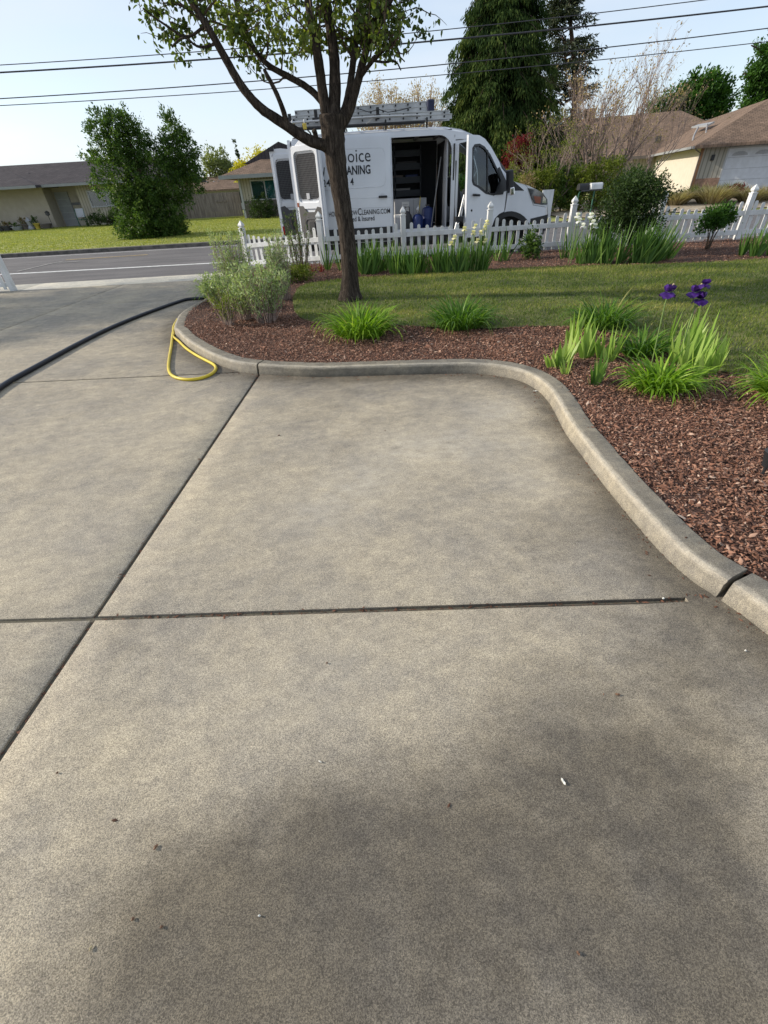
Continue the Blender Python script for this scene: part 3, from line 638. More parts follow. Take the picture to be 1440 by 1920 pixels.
slide = [(2.26, .66), (3.60, .66), (3.60, 1.9)]+[(3.60-.28+.28*math.cos(t), 2.08+.28*math.sin(t)) for t in np.linspace(0, math.pi/2, 7)]+[(2.26, 2.36)]
cabd = [(3.76, .55), (4.86, .55), (4.90, .9), (4.93, 1.40), (4.66, 1.78), (4.38, 2.06), (4.20, 2.19), (4.05, 2.235), (3.76, 2.20)]
winf = [(3.84, 1.52), (3.88, 1.45), (4.02, 1.40), (4.25, 1.28), (4.45, 1.24), (4.78, 1.24), (4.82, 1.36), (4.62, 1.66), (4.38, 1.95), (4.20, 2.09), (4.05, 2.14), (3.9, 2.13), (3.84, 2.07)]
def shrink(poly, d):
    c = Vector((sum(p[0] for p in poly)/len(poly), sum(p[1] for p in poly)/len(poly))); o = []
    for p in poly:
        v = Vector(p)-c; o.append(tuple(c+v*(1-d/max(v.length, .01))))
    return o
b = MB(); panel(b, outl, [slide, cabd], side(-1), .035, .16); b.build('body_side', m_white, van, smooth=True)
b = MB(); panel(b, outl, [winf], side(1), .035, .16); b.build('body_side', m_white, van, smooth=True)
b = MB(); panel(b, shrink(winf, -.01), [], side(1, -.012), .004, .3); b.build('side_window', m_glass, van, smooth=True)
for s in (-1, 1):      # lower black cladding and arch lips
    for (xa, xb) in (((RWX+.45, 4.55),) if s == 1 else ((RWX+.45, 2.2), (2.3, 3.7))):
        b = MB(); panel(b, [(xa, .40), (xb, .40), (xb, .60), (xa, .60)], [], side(s, .014), .02, .3); b.build('sill_cladding', m_black, van)
    for cxx in (RWX, ARW[0]):
        b = MB(); o = [(cxx+.52*math.cos(t), ARW[1]+.52*math.sin(t)) for t in np.linspace(0.05, math.pi-.05, 16)]; i_ = [(cxx+.42*math.cos(t), ARW[1]+.42*math.sin(t)) for t in np.linspace(math.pi-.05, .05, 16)]
        panel(b, o+i_, [], side(s, .016), .03, .3); b.build('arch_trim', m_black, van)
    b = MB(); panel(b, [(5.50, .45), (5.86, .45), (5.86, .78), (5.50, .72)], [], side(s, .012), .02, .3); b.build('bumper_corner', m_black, van)
# chassis, floor, lining
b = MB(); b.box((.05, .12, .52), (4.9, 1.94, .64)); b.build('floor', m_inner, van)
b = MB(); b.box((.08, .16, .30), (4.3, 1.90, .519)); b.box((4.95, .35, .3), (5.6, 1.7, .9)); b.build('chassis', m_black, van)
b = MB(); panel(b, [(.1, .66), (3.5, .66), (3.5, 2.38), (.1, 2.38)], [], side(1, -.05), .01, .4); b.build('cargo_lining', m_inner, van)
b = MB()
for x in (.5, 1.1, 1.7, 2.3, 2.9, 3.4): b.box((x, .12, 2.40), (x+.06, 1.94, 2.44))
b.build('roof_ribs', m_grey, van)
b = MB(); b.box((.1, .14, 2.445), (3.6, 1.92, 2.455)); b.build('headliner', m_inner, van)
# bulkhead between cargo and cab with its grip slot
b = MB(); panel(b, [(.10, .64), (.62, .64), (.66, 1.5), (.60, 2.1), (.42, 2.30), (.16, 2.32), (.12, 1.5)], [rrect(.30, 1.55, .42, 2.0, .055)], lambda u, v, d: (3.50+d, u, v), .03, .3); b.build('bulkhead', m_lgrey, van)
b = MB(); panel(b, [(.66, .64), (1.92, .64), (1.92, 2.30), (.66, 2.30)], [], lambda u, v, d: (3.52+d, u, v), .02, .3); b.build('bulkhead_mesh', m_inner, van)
# cab
b = MB(); b.box((4.55, .16, .64), (4.98, 1.90, 1.22)); b.box((4.45, .16, 1.10), (4.97, 1.90, 1.28)); b.build('dashboard', m_black, van, bevel=.03)
for y in (.28, 1.22):
    b = MB(); b.box((3.85, y, .64), (4.35, y+.55, 1.02)); b.add([(3.80, y, 1.0), (3.95, y, 1.0), (3.80, y, 1.62), (3.68, y, 1.62), (3.80, y+.52, 1.0), (3.95, y+.52, 1.0), (3.80, y+.52, 1.62), (3.68, y+.52, 1.62)], [(0, 1, 2, 3), (4, 7, 6, 5), (0, 4, 5, 1), (1, 5, 6, 2), (2, 6, 7, 3), (3, 7, 4, 0)])
    b.box((3.66, y+.14, 1.64), (3.76, y+.38, 1.84)); st_ = b.build('seat', m_seat, van, bevel=.03)
b = MB(); 
pts = [(4.36+.0+.05*math.cos(t), 1.48+.19*math.cos(t), 1.28+.17*math.sin(t)) for t in np.linspace(0, 2*math.pi, 20)]; b.tube(pts, .014, 6); b.tube([(4.36, 1.48, 1.28), (4.55, 1.48, 1.20)], .03, 8); b.build('steering_wheel', m_black, van)
b = MB(); b.tube([(5.05, .12, 1.45), (4.62, .14, 1.9), (4.2, .16, 2.26)], .035, 6); b.build('pillar', m_dgrey, van)
# sliding door, slid back along the outside
def sl(x, z, d): return (x, HW-(hw_(x, z)+.055-d), z)
b = MB(); dpoly = rrect(.60, .44, 2.235, 2.40, .03, 2); panel(b, dpoly, [], sl, .045, .14); sdoor = b.build('sliding_door', m_white, van, smooth=True)
b = MB(); panel(b, [(.62, .45), (2.22, .45), (2.22, .74), (.62, .74)], [], lambda x, z, d: (x, HW-(hw_(x, z)+.068-d), z), .02, .3); b.build('door_cladding', m_black, sdoor)
def groove(path, r, mat, parent, off, name='crease'):
    b = MB(); b.tube([(xs(x), HW-(hw_(x, z)+off), z) for x, z in path], r, 5); return b.build(name, mat, parent, smooth='all')
m_crease = M('crease_white', (.60, .62, .66), .4)
groove([(.64, 2.22), (2.0, 2.20), (2.07, 2.18), (2.10, 2.10), (2.10, 1.62), (2.06, 1.54), (1.98, 1.51), (.64, 1.50)], .006, m_crease, sdoor, .053)
groove([(.88, 1.33), (2.2, 1.30)], .005, m_crease, sdoor, .053); groove([(.88, 1.14), (2.2, 1.12)], .006, m_crease, sdoor, .053)
hb = MB(); p = side(-1, .055)(2.02, 1.32, 0); hb.box((p[0]-.10, p[1]-.045, 1.30), (p[0]+.10, p[1]-.012, 1.345)); hb.build('handle', m_black, sdoor, bevel=.012)
hb = MB(); hb.lathe([(.052, 0), (.052, -.006), (.045, -.008)], 16, (p[0], p[1]+.0, 1.345), 'y'); hb.build('handle_recess', m_crease, sdoor)
# lettering on the sliding door
def text(s, x0, z0, h, width=None, bold=0, parent=sdoor, off=.0585, mat=m_text, name='lettering'):
    cu = bpy.data.curves.new('t', 'FONT'); cu.body = s; cu.size = 1; cu.offset = bold; cu.extrude = .004; cu.resolution_u = 3
    t = bpy.data.objects.new('t', cu); C.collection.objects.link(t); dg = bpy.context.evaluated_depsgraph_get(); me = bpy.data.meshes.new_from_object(t.evaluated_get(dg))
    bpy.data.objects.remove(t); cap = .70; xs = [v.co.x for v in me.vertices]; x1, x2 = min(xs), max(xs); sy = h/cap; sx = sy if width is None else width/(x2-x1)
    for v in me.vertices:
        X = x0+(v.co.x-x1)*sx; Z = z0+v.co.y*sy; v.co = (X, HW-(hw_(X, Z)+off-.0+(.003 if v.co.z > 0 else -.006)), Z)
    me.materials.clear(); me.materials.append(mat); o = bpy.data.objects.new(name, me); C.collection.objects.link(o); o.parent = parent; return o
text('Choice', .90, 1.975, .235, .88, -.004)
text('CLEANING', .95, 1.76, .155, .815, .022); text('W', .60, 1.76, .155, .15, .022)
text('241', .66, 1.57, .13, .24, .006); text('4', 1.295, 1.57, .13, .075, .012)
text('HOICEWINDOW', .74, 1.0, .095, .67, .004); text('C', 1.42, 1.0, .13, .085, .008); text('LEANING.COM', 1.515, 1.0, .095, .66, .008)
text('Licensed & Insured', 1.03, .88, .095, .77, .008)
# cab door, ajar, hinged at its front edge
DH = 4.90; DA = R(30); ca, sa_ = math.cos(DA), math.sin(DA)
def dmap(off=0):
    def f(x, z, d):
        y = HW-(hw_(x, z)+.006+off-d); dx = x-DH
        return (DH+dx*ca-y*sa_, dx*sa_+y*ca, z)
    return f
dout = [(3.72, .46), (4.40, .46), (4.52, .62), (4.60, .78), (4.72, .86), (4.88, .90), (4.91, 1.42), (4.66, 1.83), (4.40, 2.10), (4.22, 2.23), (4.04, 2.29), (3.74, 2.30)]
b = MB(); panel(b, dout, [winf], dmap(), .06, .12); cdoor = b.build('cab_door', m_white, van, smooth=True)
fr_o = shrink(winf, -.012); fr_i = shrink(winf, .035)
b = MB(); panel(b, fr_o, [fr_i], dmap(.006), .03, .4); b.build('window_seal', m_black, cdoor)
b = MB(); panel(b, shrink(winf, .02), [], dmap(-.02), .004, .3); b.build('window_glass', m_glass, cdoor)
b = MB(); panel(b, [(4.285, 1.26), (4.315, 1.26), (4.315, 2.03), (4.285, 2.05)], [], dmap(.004), .02, .4); b.build('window_bar', m_black, cdoor)
b = MB(); panel(b, [(4.48, 1.22), (4.90, 1.30), (4.90, 1.44), (4.66, 1.74), (4.60, 1.72), (4.70, 1.50), (4.58, 1.30)], [], dmap(.012), .03, .4); b.build('quarter_trim', m_black, cdoor)
b = MB(); q = dmap(.02)(3.85, 1.27, 0); q2 = dmap(.02)(4.05, 1.25, 0); q = Vector(q); q2 = Vector(q2)
b.tube([q+Vector((0, -.03, 0)), q.lerp(q2, .5)+Vector((0, -.045, 0)), q2+Vector((0, -.03, 0))], .022, 8); b.build('handle', m_black, cdoor, smooth='all')
b = MB(); q = Vector(dmap(.0)(3.86, .98, 0)); b.lathe([(.022, 0), (.022, -.012)], 10, tuple(q), 'y'); b.build('lock', m_black, cdoor)
b = MB(); b.add([dmap(-.06)(x, z, 0) for x, z in ((3.78, .6), (4.45, .6), (4.6, 1.15), (3.78, 1.2))]+[dmap(-.10)(x, z, 0) for x, z in ((3.78, .6), (4.45, .6), (4.6, 1.15), (3.78, 1.2))], [(0, 1, 2, 3), (7, 6, 5, 4), (0, 4, 5, 1), (1, 5, 6, 2), (2, 6, 7, 3), (3, 7, 4, 0)]); b.build('door_card', m_dgrey, cdoor)
mq = Vector(dmap(.05)(4.74, 1.44, 0))
b = MB(); b.box((-.05, -.22, -.10), (.07, -.02, .30)); mir = b.build('wing_mirror', m_black, cdoor, loc=mq+Vector((.09, -.02, -.06)), bevel=.035); mir.rotation_euler = (0, R(-8), R(8))
b = MB(); b.box((-.03, -.235, -.17), (.075, -.06, -.02)); b.build('mirror_light', m_chrome, mir, bevel=.02)
b = MB(); b.tube([(0, 0, 0), (-.02, -.1, .02)], .025, 8); b.build('mirror_arm', m_black, mir)
# A-pillar base trim on the fender, headlights, fender lines
for s in (-1, 1):
    b = MB(); panel(b, [(4.93, 1.30), (5.30, 1.28), (5.06, 1.46), (4.96, 1.52)], [], side(s, .008), .012, .4); b.build('pillar_trim', m_black, van)
    hl = [(5.36, 1.325), (5.52, 1.30), (5.68, 1.22), (5.80, 1.08), (5.82, .98), (5.70, .985), (5.53, 1.02), (5.44, 1.16)]
    b = MB(); panel(b, hl, [], side(s, .014), .02, .1); h = b.build('headlight', m_lens, van, smooth=True)
    b = MB(); panel(b, [(5.56, 1.03), (5.66, 1.01), (5.66, 1.14), (5.50, 1.17)], [], side(s, .019), .01, .2); b.build('indicator', m_amber, h)
    b = MB(); panel(b, [(5.70, 1.02), (5.785, 1.01), (5.765, 1.10), (5.70, 1.15)], [], side(s, .019), .01, .2); b.build('reflector', m_chrome, h)
groove([(4.905, .92), (4.93, 1.30)], .004, m_dgrey, van, .0, 'panel_gap'); groove([(5.30, 1.40), (5.40, 1.30), (5.46, 1.12), (5.52, .99), (5.80, .93)], .004, m_dgrey, van, .002, 'panel_gap')
groove([(3.655, .5), (3.66, 2.35)], .005, m_dgrey, van, .0, 'panel_gap'); groove([(3.68, 2.26), (4.15, 2.27)], .008, m_black, van, .003, 'roof_seal'); groove([(3.70, .6), (3.70, 1.9)], .014, m_black, van, .003, 'door_seal')
b = MB(); b.box((3.635, .02, 1.55), (3.665, .06, 2.2)); b.build('track_trim', m_black, van)
for x, y, s in ((RWX, .02, -1), (RWX, 2.04, 1), (ARW[0], .04, -1), (ARW[0], 2.02, 1)):
    wr = MB(); d = -s
    wr.lathe([(.20, .0), (.30, -.0), (.335, .03), (.345, .06), (.345, .17), (.335, .20), (.30, .22), (.2, .22)], 32, (0, -.0 if s < 0 else -.22, 0), 'y'); wh = wr.build('wheel', m_tyre, van, smooth=True, loc=(x, y, .345))
    r_ = MB(); y0 = .012 if s < 0 else -.012
    r_.lathe([(.205, y0), (.205, y0+.004*d), (.19, y0+.02*d), (.10, y0+.03*d), (.07, y0-.0*d), (.0, y0)], 24, (0, 0, 0), 'y'); r_.build('rim', m_steel, wh, smooth=True)
# rear doors: near one folded out beside the body, far one open straight back
def rear_door(hinge, ang, flip, lights):
    e = empty('rear_door', hinge, ang); e.parent = van; wd, hb_, ht = .82, .50, 2.36
    o = [(0, hb_), (wd, hb_), (wd, ht+.02), (wd-.12, ht+.06), (.30, ht+.03), (.06, ht-.10), (0, ht-.3)]
    if flip: o = [(0, hb_), (wd, hb_), (wd, ht+.04), (wd-.3, ht+.05), (.12, ht), (0, ht-.12)]
    win = rrect(.10, 1.36, .70, 2.16, .09); thk = .055
    b = MB(); panel(b, o, [win], lambda u, v, d: (u, -d, v), thk, .3); fr = b.build('door_frame', m_white, e, bevel=.004)
    b = MB(); panel(b, rrect(.03, .56, .77, 2.30, .06), [rrect(.09, 1.30, .71, 2.20, .10), rrect(.09, .60, .71, 1.18, .08)], lambda u, v, d: (u, -thk-.028+d, v), .03, .3); b.build('inner_pressing', m_white, e, bevel=.006)
    b = MB(); panel(b, rrect(.10, 1.35, .70, 2.17, .08), [], lambda u, v, d: (u, -.012-d, v), .004, .4); b.build('pane', m_black, e)
    b = MB()
    for k in range(1, 16): b.box((.10+.6*k/16-.003, -thk-.012, 1.34), (.10+.6*k/16+.003, -thk-.006, 2.18))
    for k in range(1, 22): b.box((.09, -thk-.006, 1.35+.82*k/22-.003), (.71, -thk, 1.35+.82*k/22+.003))
    b.build('mesh_guard', m_guard, e)
    b = MB(); panel(b, [(.06, .54), (.74, .54), (.74, 1.20), (.62, 1.22), (.52, 1.12), (.30, 1.12), (.20, 1.24), (.06, 1.24)], [], lambda u, v, d: (u, -thk-.03+d, v), .03, .3); tr = b.build('lower_trim', m_trimg if not flip else m_dgrey, e, bevel=.006)
    b = MB(); panel(b, [(.12, .56), (.70, .56), (.70, 1.02), (.30, 1.05), (.14, .98)], [rrect(.24, .62, .60, .98, .07)], lambda u, v, d: (u, -thk-.045+d, v), .015, .3); b.build('pocket', m_dgrey, tr)
    b = MB(); panel(b, rrect(.34, .68, .50, .94, .05), [], lambda u, v, d: (u, -thk-.05+d, v), .02, .3); b.build('speaker_grille', m_black, tr)
    b = MB(); b.box((.34, -thk-.03, 1.36), (.43, -thk-.013, 1.47)); b.build('latch_plate', m_lgrey, e)
    b = MB(); b.box((.02, -thk-.034, 1.22), (.08, -thk-.028, 1.30)); b.build('amber_reflector', m_amber, e)
    if lights:
        b = MB(); b.box((wd-.10, -thk-.036, .56), (wd-.05, -thk-.028, .76)); b.build('red_reflector', m_red, e)
        b = MB(); b.box((wd-.12, -thk-.05, ht+.0), (wd+.01, .02, ht+.075)); b.build('top_bracket', m_black, e)
    return e
rear_door((.07, -.03, 0), R(-36), False, False)
e2 = rear_door((.06, 2.03, 0), R(180), True, True); e2.scale = (1, -1, 1)
b = MB(); b.box((-.03, .02, .45), (.03, .10, 2.35)); b.box((-.03, 1.96, .45), (.03, 2.04, 2.35)); b.box((-.03, .10, 2.30), (.03, 1.96, 2.42)); b.build('rear_frame', m_white, van)
b = MB(); b.box((-.16, .08, .42), (.03, 1.98, .56)); b.build('rear_step', m_black, van, bevel=.02)
# rack
b = MB()
for x in (.35, 1.25, 2.15, 3.05):
    b.tube([(x, .18, 2.50), (x, .16, 2.66), (x, 1.9, 2.66), (x, 1.88, 2.50)], .018, 6)
b.tube([(.1, .17, 2.60), (3.0, .17, 2.60)], .030, 8); b.tube([(.1, 1.89, 2.60), (3.4, 1.89, 2.60)], .022, 8); rk = b.build('roof_rack', m_black, van)
b = MB(); b.box((2.3, .26, 2.44), (3.30, 1.70, 2.456)); 
# cargo fittings that belong to the van
b = MB()
for z in (1.28, 1.55, 1.82, 2.08): b.box((.9, 1.50, z), (3.05, 1.86, z+.03)); b.box((.9, 1.49, z+.03), (3.05, 1.505, z+.13))
for x in (.9, 1.65, 2.4, 3.05): b.box((x-.015, 1.49, .64), (x+.015, 1.88, 2.3))
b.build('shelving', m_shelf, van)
# ------------------------------------------------------------------ things in and on the van
def Vp(x, y, z): return (VX+x, VY+y, z)
GV = 'things kept in the van'
t = empty('storage_cabinet', Vp(2.34, .92, .64), 0, 'pale grey cabinet with a sheet of printed paper on it, inside the van', 'cabinet', None)
b = MB(); b.box((0, 0, 0), (.80, .5, .60)); b.build('cabinet_body', m_lgrey, t, bevel=.008)
b = MB(); b.box((.47, -.006, .02), (.475, 0, .58)); b.build('door_gap', m_dgrey, t)
b = MB(); b.box((.18, -.008, .18), (.36, -.003, .54)); pp = b.build('paper_notice', m_paper, t)
b = MB()
for k in range(9): b.box((.20, -.010, .22+k*.032), (.34-(k*7 % 5)*.012, -.0085, .228+k*.032))
b.build('printed_lines', m_print, pp)
t = empty('plastic_drum', Vp(3.12, .48, .64), 0, 'blue plastic drum standing at the front of the van cargo space', 'drum')
b = MB(); b.lathe([(.02, 0), (.135, .0), (.14, .03), (.14, .16), (.145, .18), (.14, .20), (.14, .34), (.12, .40), (.05, .42), (.05, .44)], 20); b.build('drum_body', m_blue, t, smooth=True)
b = MB(); b.lathe([(.055, .44), (.055, .47), (.0, .47)], 14); b.build('cap', m_black, t)
t = empty('water_jug', Vp(2.86, .30, .64), 0, 'dark blue jug with a pale nozzle beside the blue drum in the van', 'jug')
b = MB(); b.lathe([(.02, 0), (.13, 0), (.13, .22), (.09, .28), (.04, .30)], 16); b.build('jug_body', m_blue, t, smooth=True)
b = MB(); b.tube([(0, 0, .30), (0, 0, .40), (.02, 0, .47)], [.035, .04, .02], 8); b.build('nozzle', m_alu, t, smooth='all')
t = empty('tool_bag', Vp(2.60, .30, .64), 0, 'black tool bag slumped in the open side doorway of the van', 'bag')
b = MB(); b.lathe([(.03, 0), (.12, .02), (.14, .14), (.11, .28), (.05, .36), (.01, .37)], 14); o = b.build('bag_body', m_black, t, smooth=True); o.scale = (1, .8, 1)
b = MB(); b.tube([(-.06, 0, .33), (-.05, -.03, .45), (.05, -.03, .45), (.06, 0, .33)], .012, 6); b.build('handle', m_black, t)
t = empty('tool_box', Vp(2.30, .30, .64), 0, 'small white tool box at the rear edge of the open side doorway', 'box')
b = MB(); b.box((0, 0, 0), (.18, .3, .24)); b.build('box_body', m_lgrey, t, bevel=.01); b = MB(); b.box((-.004, -.004, .24), (.184, .304, .30)); b.build('lid', m_paper, t, bevel=.01)
b = MB(); b.tube([(2.90, .72, .66), (2.98, .84, 1.26)], .012, 6); tag(b.build('yellow_pole', m_ypl, loc=(VX, VY, 0)), 'yellow pole leaning against the grey cabinet inside the van', 'pole')
b = MB(); b.tube([(3.30, .30, .66), (3.36, .7, 1.9)], .010, 6); tag(b.build('brush_pole', m_twig, loc=(VX, VY, 0)), 'long pale brush pole standing by the bulkhead inside the van', 'pole')
b = MB(); b.tube([(3.20, .36, .66), (3.42, .5, 2.0)], .011, 6); tag(b.build('metal_pole', m_grey, loc=(VX, VY, 0)), 'thin metal pole standing beside the pale brush pole inside the van', 'pole')
for k, (x, z, wdd, mm, lb) in enumerate(((1.0, 1.315, .4, m_dgrey, 'grey bin on the lowest van shelf'), (2.36, 1.315, .42, m_grey, 'pale flat box on the lowest van shelf above the cabinet'), (2.45, 1.855, .5, m_dgrey, 'grey tray on the upper van shelf'), (2.3, 1.585, .3, m_brown, 'brown box on the middle van shelf'), (2.68, 1.585, .3, m_blue, 'dark blue box on the middle van shelf'))):
    t = empty('shelf_bin', Vp(x, 1.54, z), 0, lb, 'bin'); b = MB(); b.box((0, 0, 0), (wdd, .28, .12)); b.build('bin_body', mm, t, bevel=.006)
    b = MB(); b.box((-.008, -.008, .12), (wdd+.008, .288, .135)); b.build('rim', mm, t, bevel=.004)
def ladder(name, label, x0, x1, y, z, h, sp=.30, tilt=0, yw=.40, z2=None):
    """extension ladder lying on edge: rail on top of rail, rungs standing across"""
    t = empty(name, Vp(x0, y, z), 0, label, 'ladder'); L_ = x1-x0
    for k, (dz, dy, a, c) in enumerate(((0, 0, 0, L_), (0, yw, 0, L_), (h*.62, .05, .12, L_-.05), (h*.62, yw-.05, .12, L_-.05))):
        b = MB(); b.box((a, dy-.015, dz), (c, dy+.015, dz+.085)); b.box((a, dy-.03, dz), (c, dy-.0151, dz+.012)); b.box((a, dy-.03, dz+.073), (c, dy-.0151, dz+.085)); b.build('rail', m_alu, t)
    n = int(L_/sp); b = MB(); bc = MB()
    for k in range(n):
        for dz in (0, h*.62):
            b.tube([(.15+k*sp, -.02, dz+.043), (.15+k*sp, yw+.02, dz+.043)], .017, 8); bc.tube([(.15+k*sp, -.034, dz+.043), (.15+k*sp, -.022, dz+.043)], .020, 8)
    b.build('rungs', m_alu, t); bc.build('rung_ends', m_black, t)
    b = MB(); b.box((-.04, -.03, -.02), (.03, .03, .12)); b.build('foot', m_black, t); b = MB(); b.box((-.04, yw-.03, -.02), (.03, yw+.03, .12)); b.build('foot', m_black, t)
    t.rotation_euler = (0, R(tilt), 0); return t
l1 = ladder('extension_ladder', 'aluminium ladder with a blue padded end, upper one on the van roof', 0.02, 3.16, .80, 2.80, .14, .28, -.6)
b = MB(); b.box((3.10, -.08, -.03), (3.26, .48, .19)); b.build('padded_end', m_navy, l1, bevel=.03)
l2 = ladder('extension_ladder', 'aluminium ladder lying lowest and nearest on the van roof', .0, 3.62, .36, 2.66, .10, .30, .3, .34)
b = MB(); b.tube([(-.1, .10, 2.70), (2.0, .10, 2.72), (2.9, .10, 2.70)], .02, 8); tag(b.build('roof_pole', m_alu, loc=(VX, VY, 0)), 'long silver pole lying along the near edge of the van roof', 'pole')
t = empty('roof_clamp', Vp(.62, .15, 2.68), 0, 'black ladder clamp near the rear of the van roof', 'clamp'); b = MB(); b.box((0, 0, 0), (.07, .05, .22)); b.box((-.05, -.02, .02), (.10, .0, .09)); b.build('clamp_body', m_black, t, bevel=.01); b = MB(); b.tube([(.1, 0, .02), (.3, 0, -.05)], .01, 6); b.build('lever', m_black, t)
t = empty('roof_clamp', Vp(1.95, .15, 2.68), 0, 'black ladder clamp at the middle of the van roof', 'clamp'); b = MB(); b.box((0, 0, 0), (.07, .05, .20)); b.box((-.05, -.02, .02), (.10, .0, .08)); b.build('clamp_body', m_black, t, bevel=.01); b = MB(); b.tube([(0, 0, .06), (-.22, 0, -.06)], .01, 6); b.build('lever', m_alu, t)
b = MB(); b.tube([(2.0, .12, 2.84), (2.2, .10, 2.78), (2.45, .10, 2.80), (2.7, .12, 2.84)], .008, 5); b.tube([(2.0, .12, 2.84), (1.8, .1, 2.80), (1.6, .12, 2.86)], .008, 5); tag(b.build('tie_cord', m_black, loc=(VX, VY, 0)), 'black cord tying the ladders to the roof rack', 'cord')
for k, x in enumerate((.10, .36)):
    t = empty('ladder_hook', Vp(x, .05, 2.58), 0, ['yellow tipped hook hanging at the very rear of the van roof', 'yellow tipped hook hanging just ahead of the rearmost one'][k], 'hook')
    b = MB(); b.box((0, 0, 0), (.08, .05, .10)); b.build('hook_tip', m_ypl, t, bevel=.01); b = MB(); b.tube([(.04, .02, .1), (.04, .05, .16), (.04, .15, .16)], .012, 6); b.build('hook_arm', m_alu, t)
# ladder leaning in the gap between fence and van
b0 = A(838, 440, 11.75); b0.z = .03; tp = A(872, 360, 12.1)
t = empty('step_ladder', b0, 0, 'narrow aluminium ladder with black joints leaning against the van by its cab door', 'ladder')
v = tp-b0; sd_ = Vector((.0, .22, 0)); b = MB()
b.tube([(0, 0, 0), v*.62], .016, 6); b.tube([(.055, .03, 0), v*.62+Vector((.055, .03, 0))], .016, 6); b.build('lower_rails', m_alu, t)
b = MB(); b.tube([v*.6+Vector((.02, 0, 0)), v], .018, 6); b.tube([v*.6+Vector((.08, .05, 0)), v+Vector((.03, .03, 0))], .018, 6); b.build('upper_rails', m_alu, t)
b = MB(); b.box((v.x*.62-.06, v.y*.62-.04, v.z*.62-.05), (v.x*.62+.13, v.y*.62+.08, v.z*.62+.05)); b.build('joint', m_black, t, bevel=.012)
b = MB(); b.box((v.x-.05, v.y-.04, v.z-.04), (v.x+.12, v.y+.08, v.z+.05)); b.build('top_cap', m_black, t, bevel=.012)
b = MB(); b.tube([v*.66+Vector((.1, 0, 0)), (v.x*.62+.34, v.y*.5+.1, 0)], .017, 6); b.build('prop_leg', m_alu, t)
b = MB()
for k in range(1, 5): b.tube([v*.62*k/5, v*.62*k/5+Vector((.055, .03, 0))], .01, 6)
b.build('steps', m_alu, t)
# ------------------------------------------------------------------ hoses, litter
def gp(px, py, r): p = G(px, py, r); return Vector((p.x, p.y, r))
pts = [(-90, 800), (0, 724), (61, 691), (128, 654), (196, 619), (263, 591), (330, 567), (352, 560)]
pts = [gp(a, c, .026) for a, c in pts]+[Vector((-2.95, 8.85, .03)), Vector((-2.6, 9.15, .17)), Vector((-2.2, 9.5, .16))]
b = MB(); b.tube(smooth_path(pts, 3), .0255, 10); tag(b.build('black_hose', m_hose, smooth='all'), 'thick black hose running across the driveway to the shrub bed', 'hose')
yp = [(322, 645), (317, 672), (315, 694), (323, 706), (345, 712), (372, 711), (395, 703), (406, 693), (403, 684), (385, 675), (366, 665), (347, 652), (336, 640)]
q0 = lft[0]; q1 = lft[1]; q2 = lft[2]; up_ = Vector((0, 0, .016)); o_ = Vector((-.03, 0, 0))
yy = [Vector((-3.02, 9.6, .016)), Vector((-3.0, 8.6, .016)), lft[4]+up_+o_*.9, lft[3]+up_+o_*.9, q2+up_+o_*.9, q1+up_+o_*.9, q0+up_+o_*1.2]+[gp(a, c, .016) for a, c in yp]+[q0+up_+o_*.5+Vector((.02, -.12, 0)), q0+up_+o_*.5, q1+up_+o_*1.9, q2+up_+o_*1.9]
b = MB(); b.tube(smooth_path(yy, 3), .0155, 10); tag(b.build('yellow_hose', m_yellow, smooth='all'), 'yellow garden hose looped over the kerb onto the driveway', 'hose')
def fleck(name, px, py, ln, wd, az, mat, label, cat, z=.004):
    p = G(px, py, z); b = MB(); n = 8; ln *= .6 if name == 'dead_leaf' else .75; wd *= .6
    vs = [(ln/2*math.cos(2*math.pi*k/n)*(1-.2*(k % 2)), wd/2*math.sin(2*math.pi*k/n), .002*(k % 3)) for k in range(n)]+[(0, 0, .004)]+[(ln/2*math.cos(2*math.pi*k/n)*.9, wd/2*math.sin(2*math.pi*k/n)*.9, -.001) for k in range(n)]
    fs = [(k, (k+1) % n, n) for k in range(n)]+[(n+1+k, n+1+(k+1) % n, (k+1) % n, k) for k in range(n)]
    tag(b.add(vs, fs).build(name, mat, loc=p, rz=az, smooth=True), label, cat)
